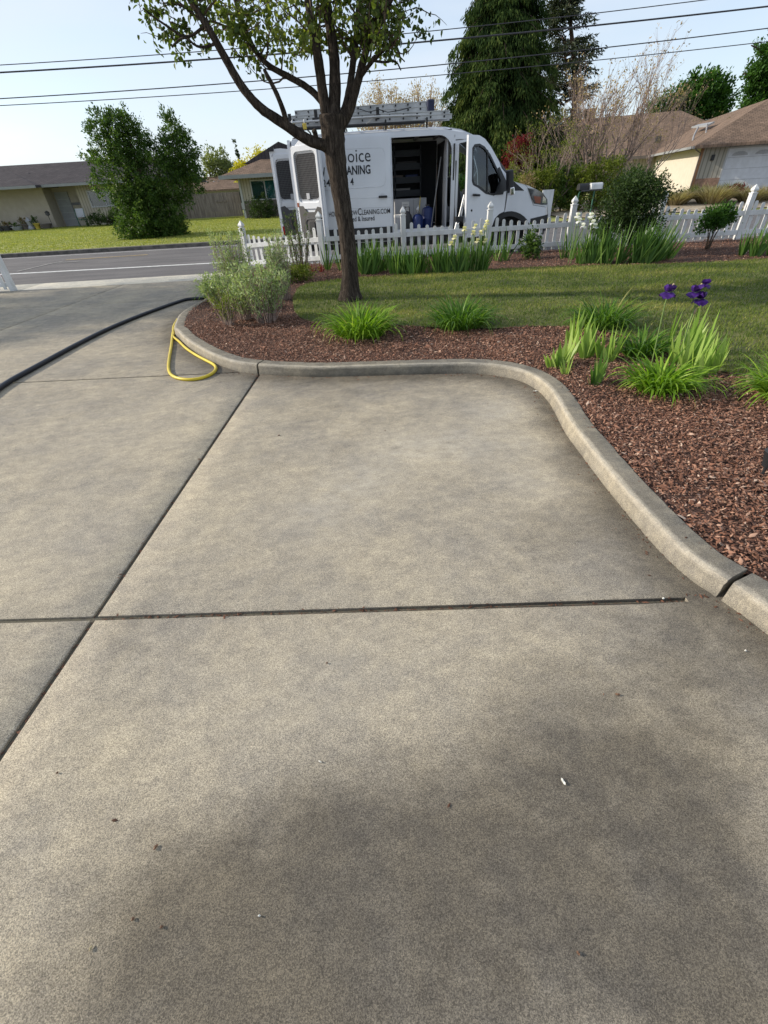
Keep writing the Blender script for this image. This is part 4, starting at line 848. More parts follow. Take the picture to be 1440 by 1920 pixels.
def litter():
    rg = np.random.default_rng(77); n = 900; k = rg.integers(100, len(KP)-20, n); off = rg.exponential(.035, n)+.004; P = KP[k]-NRM[k]*off[:, None]; P[:, :2] += rg.normal(0, .02, (n, 2))
    m = 260; ax = rg.uniform(-1.3, 1.28, m); a = np.stack([ax, 1.355-.036*(ax+1.34)+rg.normal(0, .006, m), np.zeros(m)], 1); yy_ = rg.uniform(-.5, 4.6, m); b_ = np.stack([-1.34+.04*(yy_-1.33)+rg.normal(0, .006, m), yy_, np.zeros(m)], 1)
    c_ = np.stack([rg.uniform(-4, 1.2, 24), rg.uniform(.4, 4.4, 24), np.zeros(24)], 1); P = np.concatenate([P, a, b_, c_]); P[:, 2] = np.where((np.abs(P[:, 1]-1.355+.036*(P[:, 0]+1.34)) < .009) | (np.abs(P[:, 0]+1.34-.04*(P[:, 1]-1.33)) < .009), -.012, .002); kk = rg.integers(80, len(KP)-20, 420); sp_ = KP[kk]+NRM[kk]*(KW-rg.exponential(.016, 420).clip(0, .12))[:, None]; sp_[:, 2] = KH+.001; P = np.concatenate([P, sp_]); n = len(P)
    s = np.clip(rg.gamma(2, .0022, n)+.002, 0, .016); az = rg.uniform(0, 6.28, n); D = np.stack([np.cos(az), np.sin(az), rg.uniform(0, .25, n)], 1); S = np.stack([-np.sin(az), np.cos(az), 0*az], 1); q = lambda a: a[:, None]
    up = np.array([0, 0, 1.]); V = np.stack([P-D*q(s), P-S*q(s*.4), P+D*q(s), P+S*q(s*.4), P+up*q(s*.35)], 1).reshape(-1, 3); i = (np.arange(n)*5)[:, None]
    F = np.concatenate([i+np.array([[0, 1, 4]]), i+np.array([[1, 2, 4]]), i+np.array([[2, 3, 4]]), i+np.array([[3, 0, 4]])])
    tag(npmesh('leaf_litter', V, F, m_chip, None, np.repeat(rg.beta(1.1, 4, n)*.5, 5)), 'grit and bark crumbs gathered along the foot of the kerb and in the saw cuts', 'litter', kind='stuff')
litter()
m_dleaf = M('dead_leaf', (.16, .09, .055), .9); m_chipw = M('pale_chip', (.70, .69, .63), .8)
fleck('paper_scrap', 1056, 1465, .030, .013, R(105), m_chipw, 'curled white scrap lying on the concrete at the lower right', 'scrap')
fleck('paper_scrap', 1004, 733, .055, .02, R(-10), m_chipw, 'pale scrap lying against the kerb in the inside bend', 'scrap')
fleck('paper_scrap', 1398, 1220, .014, .010, 0, m_chipw, 'tiny white speck on the concrete near the kerb at the right edge', 'scrap')
fleck('paper_scrap', 600, 1428, .018, .006, R(150), m_chipw, 'tiny white sliver on the middle of the concrete slab', 'scrap')
fleck('paper_scrap', 486, 1717, .010, .008, 0, m_chipw, 'white crumb on the concrete low in the middle', 'scrap')
fleck('paper_scrap', 1244, 1122, .02, .014, R(20), m_chipw, 'white pebble sitting in the saw cut near the kerb', 'pebble')
fleck('dead_leaf', 292, 1588, .028, .012, R(60), m_dleaf, 'small reddish dead leaf on the concrete at the lower left', 'leaf')
fleck('dead_leaf', 1158, 1302, .030, .014, R(160), m_dleaf, 'brown dead leaf on the concrete at the right', 'leaf')
fleck('dead_leaf', 523, 816, .03, .02, R(30), m_dleaf, 'dark dead leaf on the slab inside the kerb bend', 'leaf')
fleck('dead_leaf', 613, 1243, .014, .012, 0, m_dleaf, 'dark crumb of leaf below the crossing saw cut', 'leaf')
fleck('dead_leaf', 107, 1449, .014, .010, 0, m_dleaf, 'dark crumb of leaf by the left saw cut', 'leaf')
fleck('dead_leaf', 170, 1778, .02, .006, R(80), M('straw_bit', (.45, .38, .22), .9), 'straw coloured sliver at the bottom left', 'sliver')
for a, c, l in ((249, 1723, 'left of two dark bits at the bottom of the slab'), (303, 1738, 'right of two dark bits at the bottom of the slab'), (1084, 1787, 'dark bit on the slab at the bottom right'), (862, 716, 'dark leaf against the foot of the kerb'), (1055, 806, 'dark leaf in the kerb bend, beside the sunlit face')):
    fleck('dead_leaf', a, c, .016, .010, random.uniform(0, 3), m_dleaf, l, 'leaf')
t = empty('garden_light', G(1434, 880, .12), R(20), 'black garden light in the bark at the right edge of the photo', 'garden light')
b = MB(); b.tube([(0, 0, -.05), (0, 0, .12)], .008, 6); b.build('stake', m_black, t)
b = MB(); b.lathe([(.03, .02), (.045, .10), (.05, .11), (.035, .125), (0, .13)], 14, (.01, 0, 0)); b.build('lamp_head', m_black, t, smooth=True)
# ------------------------------------------------------------------ the street tree in the bed
def rnd_dir(n, rg): return unit(rg.normal(size=(n, 3)))
def tapered(b, pts, r0, r1, n=10, jit=.05, rg=random, it=2, pw=1):
    p = smooth_path(pts, it); k = len(p); b.tube(p, [r0+(r1-r0)*(i/(k-1))**pw for i in range(k)], n, jit=jit, rg=rg); return p
tree = empty('pear_tree', (-.33, 7.45, .13), 0, 'dark barked leafy tree growing in the bed in front of the white van', 'tree')
T0 = Vector(tree.location); TY = 7.45
def tp_(px, py, dy=0): return A(px, py, TY+dy)-T0
rt = random.Random(5)
b = MB()
tr = [Vector((.0, 0, -.1)), Vector((0, 0, .02)), tp_(657, 520), tp_(652, 450), tp_(643, 390), tp_(634, 330), tp_(628, 285), tp_(624, 250), tp_(622, 215)]
P = smooth_path(tr, 2); k = len(P); zz = [p.z for p in P]
rad = [float(np.interp(z, [-.1, .02, .12, .35, .9, 1.45, 1.75, 2.1, 2.4], [.24, .19, .145, .122, .114, .122, .138, .155, .14])) for z in zz]
b.tube(P, rad, 22, jit=.05, rg=rt)
top_ = P[-1]
limbs = {}
def limb(key, pts, r0, r1, n=12): limbs[key] = tapered(b, pts, r0, r1, n, .06, rt)
limb('left', [tp_(630, 290), tp_(608, 272, -.05), tp_(580, 264, -.1), tp_(552, 246, -.15), tp_(520, 224, -.2), tp_(490, 205, -.25), tp_(465, 178, -.3), tp_(445, 150, -.3), tp_(420, 105, -.35), tp_(398, 65, -.4), tp_(375, 28, -.4), tp_(350, -10, -.4), tp_(320, -60, -.4)], .070, .028)
limb('stub', [tp_(592, 266, -.08), tp_(592, 252, -.12), tp_(588, 244, -.15)], .035, .03, 8)
limb('leftup', [tp_(538, 238, -.18), tp_(534, 215, -.22), tp_(521, 180, -.3), tp_(506, 150, -.35), tp_(495, 130, -.35)], .038, .018, 8)
limb('mid', [tp_(618, 215, .05), tp_(600, 185, .1), tp_(575, 162, .15), tp_(540, 143, .2), tp_(505, 125, .2), tp_(480, 100, .2), tp_(462, 60, .25), tp_(445, 15, .3), tp_(430, -40, .3)], .042, .02, 10)
limb('s1', [tp_(616, 235), tp_(606, 180), tp_(598, 120, -.05), tp_(590, 70, -.1), tp_(580, 20, -.1), tp_(570, -60, -.1), tp_(560, -160, -.1)], .070, .030)
limb('s2', [tp_(626, 235), tp_(628, 180, .05), tp_(628, 120, .1), tp_(622, 70, .1), tp_(612, 10, .1), tp_(606, -70, .15), tp_(600, -180, .15)], .084, .032)
limb('r1', [tp_(632, 240), tp_(648, 205, .05), tp_(655, 170, .1), tp_(662, 120, .15), tp_(668, 70, .2), tp_(672, 10, .2), tp_(680, -70, .2)], .055, .024)
limb('r2', [tp_(634, 245), tp_(655, 212), tp_(668, 165), tp_(680, 115, -.05), tp_(695, 70, -.1), tp_(715, 30, -.1), tp_(742, -20, -.15), tp_(770, -90, -.2)], .060, .024)
limb('r3', [tp_(672, 150, .05), tp_(690, 125, -.2), tp_(715, 95, -.35), tp_(740, 80, -.4)], .03, .012, 7)
# shoots that carry the leaves
tips = []; tw = MB()
def sprout(base, d, L_, r, depth):
    if base[2] < 2.5 and base[0] > -1.3: return
    n = 5; p = Vector(base); pts = [p.copy()]; d = Vector(d).normalized()
    for i in range(n):
        d = (d+Vector((rt.gauss(0, .16), rt.gauss(0, .16), rt.gauss(0, .13)-.03*i+(.45 if p.z < 2.8 else 0)))).normalized(); p = p+d*L_/n; pts.append(p.copy())
        if depth and i > 0 and rt.random() < .75:
            s = Vector((rt.gauss(0, 1), rt.gauss(0, 1), rt.gauss(-.1, .8))).normalized(); sprout(p, d*.6+s*.8, L_*rt.uniform(.35, .6), r*.55, depth-1)
        tips.append((tuple(p), i)) if not (p.z < 2.55 and p.x > -1.2) else None
    tw.tube(pts, [r*(1-.75*i/n) for i in range(n+1)], 5)
for key, dens, lo in (('left', 16, .74), ('leftup', 4, .5), ('mid', 18, .22), ('s1', 16, .40), ('s2', 15, .42), ('r1', 15, .38), ('r2', 17, .38), ('r3', 6, .3)):
    pp = limbs[key]; k = len(pp)
    for i in range(dens):
        f = lo+(1-lo)*(i+rt.random())/dens; q = pp[min(k-1, int(f*(k-1)))]; t_ = (pp[min(k-1, int(f*(k-1))+1)]-pp[max(0, int(f*(k-1))-1)]).normalized()
        s = Vector((rt.gauss(0, 1), rt.gauss(0, .9), rt.gauss(.1, .6))).normalized()
        sprout(q, s+t_*.4, rt.uniform(.3, .75), .012, 1)
for px, py, n in ((285, 18, 3), (312, 55, 3), (340, 85, 3), (455, 90, 5), (500, 160, 4), (540, 165, 3), (735, 55, 4), (745, 110, 4), (715, 105, 4), (560, 100, 6), (640, 150, 4), (700, 60, 5), (480, 40, 5), (420, 30, 5)):
    for i in range(n):
        q = tp_(px+rt.uniform(-18, 18), py+rt.uniform(-15, 15), rt.uniform(-.5, .5)); s = Vector((rt.gauss(0, 1), rt.gauss(0, 1), rt.gauss(-.2, .6))); sprout(q, s, rt.uniform(.2, .38), .007, 1)
# long side branches to the outlying sprays
for pts in ([tp_(385, 48, -.4), tp_(350, 75, -.45), tp_(315, 50, -.5), tp_(285, 30, -.5), tp_(268, 15, -.5)], [tp_(405, 82, -.38), tp_(372, 92, -.45), tp_(345, 65, -.5), tp_(322, 88, -.5)],
            [tp_(700, 60, -.1), tp_(725, 70, -.1), tp_(745, 85, -.1), tp_(752, 115, -.1)], [tp_(685, 110, 0), tp_(720, 118, .1), tp_(742, 112, .1), tp_(752, 132, .1)]):
    tapered(b, pts, .016, .007, 6, 0)
# crown above the picture
for i in range(150):
    t = rt.random(); key = rt.choice(['left', 'mid', 's1', 's2', 'r1', 'r2']); q = limbs[key][-1]
    c = Vector((rt.gauss(0, 1.5), rt.gauss(0, 1.3), 3.75+rt.random()*3.2)); c = q.lerp(c, rt.uniform(.5, 1))
    if c.z < 3.9: c.z = 3.9+rt.random()
    sprout(c, (rt.gauss(0, 1), rt.gauss(0, 1), rt.gauss(.3, .5)), rt.uniform(.5, 1.0), .012, 1)
for key in ('left', 'mid', 's1', 's2', 'r1', 'r2'):
    q = limbs[key][-1]; d = (q-limbs[key][-4]).normalized(); tapered(b, [q, q+d*.9, q+d*1.6+Vector((0, 0, .5)), q+d*2+Vector((0, 0, 1.3))], .045, .012, 8)
b.build('trunk', m_bark, tree, smooth='all'); tw.build('twigs', m_twig, tree, smooth='all')
tp3 = np.array([t[0] for t in tips]); k = 5; rg = np.random.default_rng(11)
P = np.repeat(tp3, k, 0)+rg.normal(0, .035, (len(tp3)*k, 3)); n = len(P)
keep = rg.random(n) < .31; P = P[keep]; n = len(P)
D = rnd_dir(n, rg)*.8+np.array([0, 0, -.55]); sz = rg.uniform(.038, .070, n)
S = unit(np.cross(unit(D), rg.normal(size=(n, 3)))); Dn = unit(D); Nn = np.cross(Dn, S); f3 = lambda a: np.asarray(a)[:, None]
V = np.stack([P, P+Dn*f3(sz*.30)+S*f3(sz*.36)+Nn*f3(sz*.12), P+Dn*f3(sz*.72)+S*f3(sz*.26)+Nn*f3(sz*.10), P+Dn*f3(sz*1.12)-Nn*f3(sz*.1), P+Dn*f3(sz*.72)-S*f3(sz*.26)+Nn*f3(sz*.10), P+Dn*f3(sz*.30)-S*f3(sz*.36)+Nn*f3(sz*.12)], 1)
i = (np.arange(n)*6)[:, None]; F = np.concatenate([i+np.array([[0, 1, 2, 3]]), i+np.array([[0, 3, 4, 5]])])
tone = np.clip(.35+.25*np.sin(P[:, 0]*2.3+P[:, 2]*3)+rg.normal(0, .2, n), 0, 1)
npmesh('crown', V.reshape(-1, 3), F, FO['pear'], tree, np.repeat(tone, 6))
# ------------------------------------------------------------------ generic vegetation builders
def crown(name, parent, lumps, n, ls, mat, seed, up=.2, shell=.45, clump=.22, asp=.5, tone=True, noise=.5):
    """lumps: (x,y,z, rx,ry,rz). leaves gathered in clumps through the volume, mostly near its outside"""
    rg = np.random.default_rng(seed); L_ = np.array(lumps, float); vol = L_[:, 3]*L_[:, 4]*L_[:, 5]; pr_ = vol**.75; pr_ /= pr_.sum()
    nc = max(20, n//28); w_ = rg.choice(len(L_), nc, p=pr_); d = rnd_dir(nc, rg); r = rg.random(nc)**shell
    r *= 1+noise*.25*rg.normal(size=nc)
    c = L_[w_, :3]+d*r[:, None]*L_[w_, 3:]
    q = rg.integers(0, nc, n); cs = clump*rg.uniform(.5, 1.3, nc)
    o = rg.normal(size=(n, 3))*.5; P = c[q]+o*cs[q][:, None]
    D = d[q]*.8+rnd_dir(n, rg)*.9+np.array([0, 0, up]); s = ls*rg.uniform(.6, 1.3, n)
    ct = rg.normal(0, .16, nc); rn = np.clip(.40+ct[q]+.22*d[q][:, 2]*0+rg.normal(0, .17, n), 0, 1)
    return leaves(name, P, D, s, s*asp, mat, parent, rg, rn)
def limbs_for(parent, lumps, base_r, mat, seed, n=6, name='trunk'):
    rg_ = random.Random(seed); b = MB(); zt = sum(l[2] for l in lumps)/len(lumps)
    tapered(b, [(0, 0, -.1), (rg_.uniform(-.05, .05), 0, zt*.4), (0, 0, zt)], base_r, base_r*.4, 9)
    for l in lumps[:n]:
        s = zt*rg_.uniform(.25, .6); e = Vector(l[:3]); tapered(b, [(0, 0, s), (e.x*.4, e.y*.4, s+(e.z-s)*.6), e, e+Vector((e.x*.2, e.y*.2, l[5]*.5))], base_r*.5, base_r*.1, 6)
    return b.build(name, mat, parent, smooth='all')
def tree_(name, base, lumps, n, ls, mat, label, cat, seed, tr=.15, group=None, barkm=None, **kw):
    t = empty(name, base, 0, label, cat, group); limbs_for(t, lumps, tr, barkm or m_twig, seed); crown('crown', t, lumps, n, ls, mat, seed, **kw); return t
def strap_clump(name, base, n, h, r, mat, label, cat, seed, wd=.014, lean=(.0, .62), bend=(.9, 2.5), group=None, seg=7, rx=None, curl=True, spread=1.0):
    rg = np.random.default_rng(seed); t = empty(name, base, 0, label, cat, group)
    az = rg.uniform(0, 2*np.pi, n); rr = r*np.sqrt(rg.random(n))*.55; P = np.stack([np.cos(az)*rr, np.sin(az)*rr*.9, np.full(n, -.01)], 1); az2 = az+rg.normal(0, .5, n)
    o = rg.random(n); blades('leaves', mat, t, P, az2, lean[0]+(lean[1]-lean[0])*(rr/(.55*r))*spread, rg.uniform(*bend, n), h*(.5+.75*rg.random(n)), wd*rg.uniform(.7, 1.3, n), seg=seg, rg=rg, power=1.5, rnd=o*.68+(rg.random(n) < .04)*.32, twist=.9); return t
def iris_fans(name, base, fans, mat, label, cat, seed, h=.45, wd=.046, group=None, lean=0.0, az0=None):
    """each fan: flat sword leaves spreading in one plane"""
    rg = np.random.default_rng(seed); t = empty(name, base, 0, label, cat, group); Ps, az, t0, bd, ln_, w2 = [], [], [], [], [], []
    for fx, fy, a, s in fans:
        k = rg.integers(5, 9)
        for i in range(k):
            f = (i/(k-1)-.5)*2; Ps.append((fx+math.cos(a)*f*.035, fy+math.sin(a)*f*.035, -.01)); az.append(a if f > 0 else a+math.pi); t0.append(abs(f)*.42+rg.normal(0, .04)+lean*(1 if f > 0 else -1)*math.cos(a)); bd.append(rg.uniform(-.05, .28)); ln_.append(h*s*(1-.38*abs(f)+rg.normal(0, .06))); w2.append(wd*rg.uniform(.75, 1.15))
    az = np.array(az); n = len(az)
    blades('leaves', mat, t, np.array(Ps), az, np.array(t0), np.array(bd), np.array(ln_), np.array(w2), seg=6, rg=rg, power=2, rnd=rg.random(n), twist=1.2, taper=.9); return t
def iris_flower(parent, p, r, mat, seed, bud=True):
    rg = random.Random(seed); b = MB(); p = Vector(p)
    def petal(a, up, L_, wd):
        n = 6; vs = []; ph = rg.uniform(0, 6)
        for i in range(n+1):
            s = i/n
            if up: rr = L_*(.55*math.sin(s*2.4)); z = L_*(.15+1.0*s)
            else: rr = L_*(.2+.75*math.sin(s*1.5)); z = L_*(.35*math.sin(s*1.9)-.95*s*s)
            ww = wd*math.sin(math.pi*(.12+.82*s))**.8
            for k in (-2, -1, 0, 1, 2):
                off = ww*k/2; zz_ = z-abs(k)*ww*.12*(1 if not up else -.3)+.09*L_*math.sin(k*2.2+s*9+ph)*s
                vs.append((p.x+rr*math.cos(a)-off*math.sin(a), p.y+rr*math.sin(a)+off*math.cos(a), p.z+zz_))
        b.add(vs, [(i*5+k, i*5+k+1, (i+1)*5+k+1, (i+1)*5+k) for i in range(n) for k in range(4)])
    a0 = rg.uniform(0, 2)
    for k in range(3): petal(a0+k*2.094, True, r, r*.85); petal(a0+1.05+k*2.094, False, r*1.05, r*1.0)
    o = b.build('flower', mat, parent, smooth='all'); me = o.data
    a = me.attributes.new('rnd', 'FLOAT', 'POINT'); a.data.foreach_set('value', [rg.random()*.5+.5*((i*37) % 11)/11 for i in range(len(me.vertices))]); return o
def stalk(parent, pts, r, mat=None, name='stalk'):
    b = MB(); b.tube(smooth_path(pts, 2), r, 6); return b.build(name, mat or m_stem, parent, smooth='all')
def wz(px, py, z=.13):
    for _ in range(4): p = G(px, py, z); z = float(hz(p.x, p.y))
    return Vector((p.x, p.y, z))
GD = None
# day lilies
strap_clump('daylily', wz(678, 628), 520, .44, .46, FO['lily'], 'bright green daylily mound in the bark just right of the tree trunk', 'daylily', 1, .019)
strap_clump('daylily', wz(862, 612), 460, .42, .46, FO['lilydk'], 'mid green daylily mound at the lawn edge, right of the bright one by the tree', 'daylily', 2, .017)
strap_clump('daylily', wz(1128, 612), 420, .42, .44, FO['lilydk'], 'shaded dark green daylily mound behind the pale iris fans', 'daylily', 3, .013)
strap_clump('daylily', wz(1236, 730), 400, .33, .30, FO['lily'], 'bright yellow green daylily in front of the purple irises', 'daylily', 4, .019)
strap_clump('daylily', wz(1200, 664), 200, .30, .28, FO['lilydk'], 'half hidden green daylily left of the purple iris stalks', 'daylily', 6, .018)
strap_clump('daylily', wz(1500, 745), 620, .36, .46, FO['lily'], 'large green daylily cut off by the right edge of the photo', 'daylily', 5, .015)
# iris fans in the near bed
def fans_at(lst): 
    c = wz(*lst[0][:2]); return c, [(wz(a, q).x-c.x, wz(a, q).y-c.y, ang, s) for a, q, ang, s in lst]
c, f = fans_at([(1048, 688, .3, .62), (1036, 687, .1, .5), (1062, 680, .5, .9)]); iris_fans('iris', c, f, FO['iris'], 'small pale iris fan nearest the kerb bend', 'iris', 21, .42)
c, f = fans_at([(1098, 672, .1, .9), (1085, 660, .4, 1.0), (1106, 668, -.2, .85), (1075, 640, .3, .9)]); iris_fans('iris', c, f, FO['iris'], 'tall pale iris fans in front of the dark daylily, second from the kerb bend', 'iris', 22, .42)
c, f = fans_at([(1143, 678, .3, 1.0), (1130, 672, .1, .8), (1150, 672, .5, .95)]); iris_fans('iris', c, f, FO['iris'], 'pale iris fan with broad leaves leaning right, third from the kerb bend', 'iris', 23, .42)
c, f = fans_at([(1114, 722, .2, .62), (1120, 716, .5, .7)]); iris_fans('iris', c, f, FO['irisdk'], 'lone green iris fan standing forward in the open bark', 'iris', 24, .42)
c, f = fans_at([(1062, 700, -.4, .45)]); iris_fans('iris', c, f, FO['iris'], 'sparse yellowing iris shoot near the kerb in front of the small fan', 'iris', 25, .42, .025)
c, f = fans_at([(1318, 705, .3, .75), (1300, 700, .2, .9), (1330, 690, .4, .8), (1285, 690, .1, .95), (1310, 680, .3, 1.0), (1265, 680, .2, .9), (1340, 700, .6, .7), (1250, 660, 0, .95), (1290, 665, .3, 1.0)])
t = iris_fans('iris', c, f, FO['iris'], 'broad clump of pale iris leaves with the purple flowers at the right', 'iris', 26, .46, .040)
o0 = Vector(t.location)
def at_plane(px, py, Y): return A(px, py, Y)-o0
YP = o0.y+.25
s1 = [at_plane(1236, 640, YP)*1, at_plane(1240, 600, YP), at_plane(1246, 575, YP), at_plane(1250, 560, YP)]; s1[0].z = 0; stalk(t, s1, .006)
s2 = [at_plane(1284, 650, YP), at_plane(1290, 612, YP), at_plane(1300, 585, YP), at_plane(1303, 572, YP)]; s2[0].z = 0; stalk(t, s2, .008)
stalk(t, [at_plane(1300, 585, YP), at_plane(1308, 572, YP), at_plane(1315, 556, YP), at_plane(1318, 545, YP)], .006)
for i, (a, q, r) in enumerate(((1253, 549, .052), (1302, 549, .046), (1313, 562, .052), (1322, 534, .036))): iris_flower(t, at_plane(a, q, YP-.02*i), r, FO['purple'], 40+i)
for a, q in ((1259, 540), (1311, 540), (1300, 584)):
    b = MB(); b.lathe([(0, 0), (.010, .01), (.013, .03), (.006, .055), (0, .06)], 8, tuple(at_plane(a, q+6, YP))); b.build('bud', m_bud, t, smooth='all')
# irises along the fence
FI = 'irises growing along the foot of the fence'
frow = [(645, 505, 3, .9, 'solitary dark iris fan behind the left side of the tree trunk', .62), (690, 512, 7, .3, 'green iris clump just right of the tree trunk', .66), (722, 508, 6, .3, 'green iris clump second to the right of the tree trunk', .6),
        (762, 512, 7, .32, 'green iris clump under the fence post right of the trunk', .52), (800, 512, 8, .34, 'green iris clump below the open side doorway of the van', .58), (842, 510, 8, .34, 'dense green iris clump left of the pale yellow flowers', .60), (885, 508, 8, .3, 'dense green iris clump under the pale yellow flowers', .66),
        (940, 488, 3, .1, 'lone iris fan between the yellow flowers and the small round shrub', .62), (1064, 485, 3, .1, 'lone iris fan just right of the fence post by the van nose', .7),
        (1115, 492, 9, .3, 'dark iris clump at the left foot of the big bush', .72), (1165, 492, 11, .42, 'dark iris clump in the middle below the big bush', .72), (1225, 490, 11, .42, 'dark iris clump leaning right at the right foot of the big bush', .72), (1420, 478, 6, .3, 'iris clump at the fence on the right edge of the photo', .55)]
for k, (a, q, nf, sp, lb, h) in enumerate(frow):
    c = wz(a, q, .17); rg = random.Random(k+60); c.z -= .01
    fl = [(rg.uniform(-sp, sp), rg.uniform(-.14, .14), rg.uniform(-.5, .5), rg.uniform(.75, 1.12)) for _ in range(nf*2 if nf > 3 else nf)]
    lean = .22 if k in (10, 11) else .06
    t = iris_fans('iris', c, fl, FO['irisdk'], lb, 'iris', 70+k, h, .034, FI, lean)
    o0 = Vector(c)
    def fl_at(px, py, YY, r, mat, s):
        p = A(px, py, YY)-o0; stalk(t, [(p.x-.02, p.y, 0), (p.x, p.y, p.z*.5), p], .006); iris_flower(t, p, r, mat, s)
    if k == 6:
        for i, (px, py) in enumerate(((871, 430), (888, 437), (891, 425), (902, 437), (909, 428), (913, 418), (895, 452), (846, 457), (852, 446), (910, 452))): fl_at(px, py, c.y+rg.uniform(-.1, .1), .040, FO['ypetal'], 90+i)
    if k == 9:
        for i, (px, py) in enumerate(((1083, 405), (1086, 415), (1108, 405), (1112, 418), (1116, 425), (1094, 424))): fl_at(px, py, c.y+rg.uniform(-.1, .1), .046, FO['wpetal'], 120+i)
# small leafy shrubs
def leafy(name, base, lumps, n, ls, mat, lb, cat, seed, **k): return tree_(name, base, lumps, n, ls, mat, lb, cat, seed, k.pop('tr', .02), **k)
c = wz(990, 484, .18); leafy('shrub', c, [(0, 0, .18, .24, .2, .18), (.05, 0, .32, .15, .15, .12)], 1500, .055, FO['bush'], 'small round glossy green shrub at the foot of the fence near the van nose', 'shrub', 131, clump=.08)
c = wz(1326, 466, .2)
t = empty('shrub', c, 0, 'small shrub on bare stems with a green bushy top in front of the right fence', 'shrub'); b = MB(); rg = random.Random(9)
for k in range(7): a = k*.9; tapered(b, [(math.cos(a)*.03, math.sin(a)*.03, -.02), (math.cos(a)*.06, math.sin(a)*.05, .25), (math.cos(a)*.22, math.sin(a)*.15, .62)], .014, .005, 5)
b.build('stems', m_twig, t, smooth='all'); crown('crown', t, [(0, 0, .52, .33, .25, .14), (-.12, 0, .40, .2, .2, .12), (.16, 0, .58, .2, .2, .12)], 3200, .055, FO['green'], 133, clump=.10)
c = wz(1168, 480, .2); c.y += .1
t = empty('bush', c, 0, 'big dark green bush standing in front of the fence, right of the mailboxes', 'bush'); bl = [(0, 0, .78, .60, .5, .55), (-.28, 0, .55, .40, .4, .35), (.2, 0, 1.02, .42, .4, .32), (.25, 0, .5, .4, .4, .35), (-.1, 0, 1.05, .36, .35, .28)]
limbs_for(t, bl, .03, m_twig, 3); crown('crown', t, bl, 17000, .042, FO['darkb'], 135, clump=.09, shell=.38, asp=.6)
b = MB(); rg = random.Random(4); tips2 = []
for k in range(26):
    a = rg.uniform(-.2, 3.3); e = Vector((math.cos(a)*rg.uniform(.6, .95), rg.uniform(-.3, .3), .75+math.sin(a)*rg.uniform(.5, .78))); s = e*.6+Vector((0, 0, .2)); b.tube([s, s.lerp(e, .6)+Vector((0, 0, .03)), e], [.005, .004, .002], 4)
    for f in (.6, .7, .8, .9, 1): tips2.append(tuple(s.lerp(e, f)))
b.build('shoots', m_twig, t); tips2 = np.repeat(np.array(tips2), 4, 0); rgn = np.random.default_rng(4); leaves('shoot_leaves', tips2+rgn.normal(0, .015, tips2.shape), rgn.normal(size=tips2.shape)+[0, 0, .4], .05, .024, FO['darkb'], t, rgn)
# grey green shrub group at the end of the bed
def sage(base, n, h, spread, lb, seed, mat, ls=.038, tw_=None, name='shrub', lean=0):
    rg = random.Random(seed); rgn = np.random.default_rng(seed); t = empty(name, base, 0, lb, 'shrub'); b = MB(); pts = []
    for i in range(n):
        a = rg.uniform(0, 6.28); r = spread*math.sqrt(rg.random()); hh = h*rg.uniform(.55, 1.1)
        p0 = Vector((math.cos(a)*r*.35, math.sin(a)*r*.35, -.02)); p3 = Vector((math.cos(a)*r*1.1+lean*hh, math.sin(a)*r, hh)); p1 = p0.lerp(p3, .35)+Vector((rg.gauss(0, .03), rg.gauss(0, .03), .05)); p2 = p0.lerp(p3, .7)+Vector((rg.gauss(0, .03), rg.gauss(0, .03), .03))
        P_ = smooth_path([p0, p1, p2, p3], 1); b.tube(P_, [.006*(1-.7*i_/(len(P_)-1)) for i_ in range(len(P_))], 4)
        for _ in range(46):
            f = rg.random()**.6; q = P_[min(len(P_)-2, int(f*(len(P_)-1)))]; q2 = P_[min(len(P_)-1, int(f*(len(P_)-1))+1)]; pts.append((*(q.lerp(q2, rg.random())+Vector((rg.gauss(0, .02), rg.gauss(0, .02), 0))),))
    b.build('stems', tw_ or m_paletwig, t); Pn = np.array(pts); k = Pn[:, 2] > h*.16; Pn = Pn[k]
    leaves('leaves', Pn, rgn.normal(size=Pn.shape)+np.array([0, 0, .9]), ls*rgn.uniform(.7, 1.3, len(Pn)), ls*.28, mat, t, rgn, np.clip(.5+rgn.normal(0, .25, len(Pn)), 0, 1)); return t
sage(wz(500, 602), 70, .66, .36, 'tall grey green shrub with bare stems at its base, left of the tree', 151, FO['sage'], .055)
sage(wz(452, 560), 70, .88, .30, 'wispy grey green shrub rising in front of the fence end post', 152, FO['sage'], .045)
sage(wz(420, 580), 60, .44, .24, 'low pale grey green shrub spilling towards the kerb at the bed end', 153, FO['sage'], .05, lean=-.1)
sage(wz(462, 598), 40, .5, .26, 'middle grey green shrub joining the tall and low ones at the bed end', 155, FO['sage'], .045)
sage(wz(535, 560), 60, .85, .22, 'thin grey shrub leaning beside the tall one, nearest the tree', 154, FO['sage'], .045)
strap_clump('daylily', wz(412, 560), 260, .42, .34, FO['lily'], 'green daylily tucked under the grey green shrubs at the bed end', 'daylily', 8, .011)
sage(wz(430, 610), 26, .42, .16, 'small sprig of yellow green stems in the bark in front of the shrubs', 157, FO['olive'], .03)
c = wz(567, 522, .17); sage((c.x, c.y, c.z), 34, 1.0, .26, 'upright twiggy shrub with small green leaves against the fence, left of the trunk', 158, FO['bush'], .036, m_twig)
c = wz(548, 528, .17); leafy('shrub', c, [(0, 0, .13, .42, .25, .15), (.2, 0, .12, .25, .2, .12), (-.3, 0, .16, .25, .2, .14)], 3500, .03, FO['olive'], 'low spreading dull green shrub at the foot of the fence, left of the trunk', 'shrub', 160, clump=.08)
c = wz(603, 512, .17)
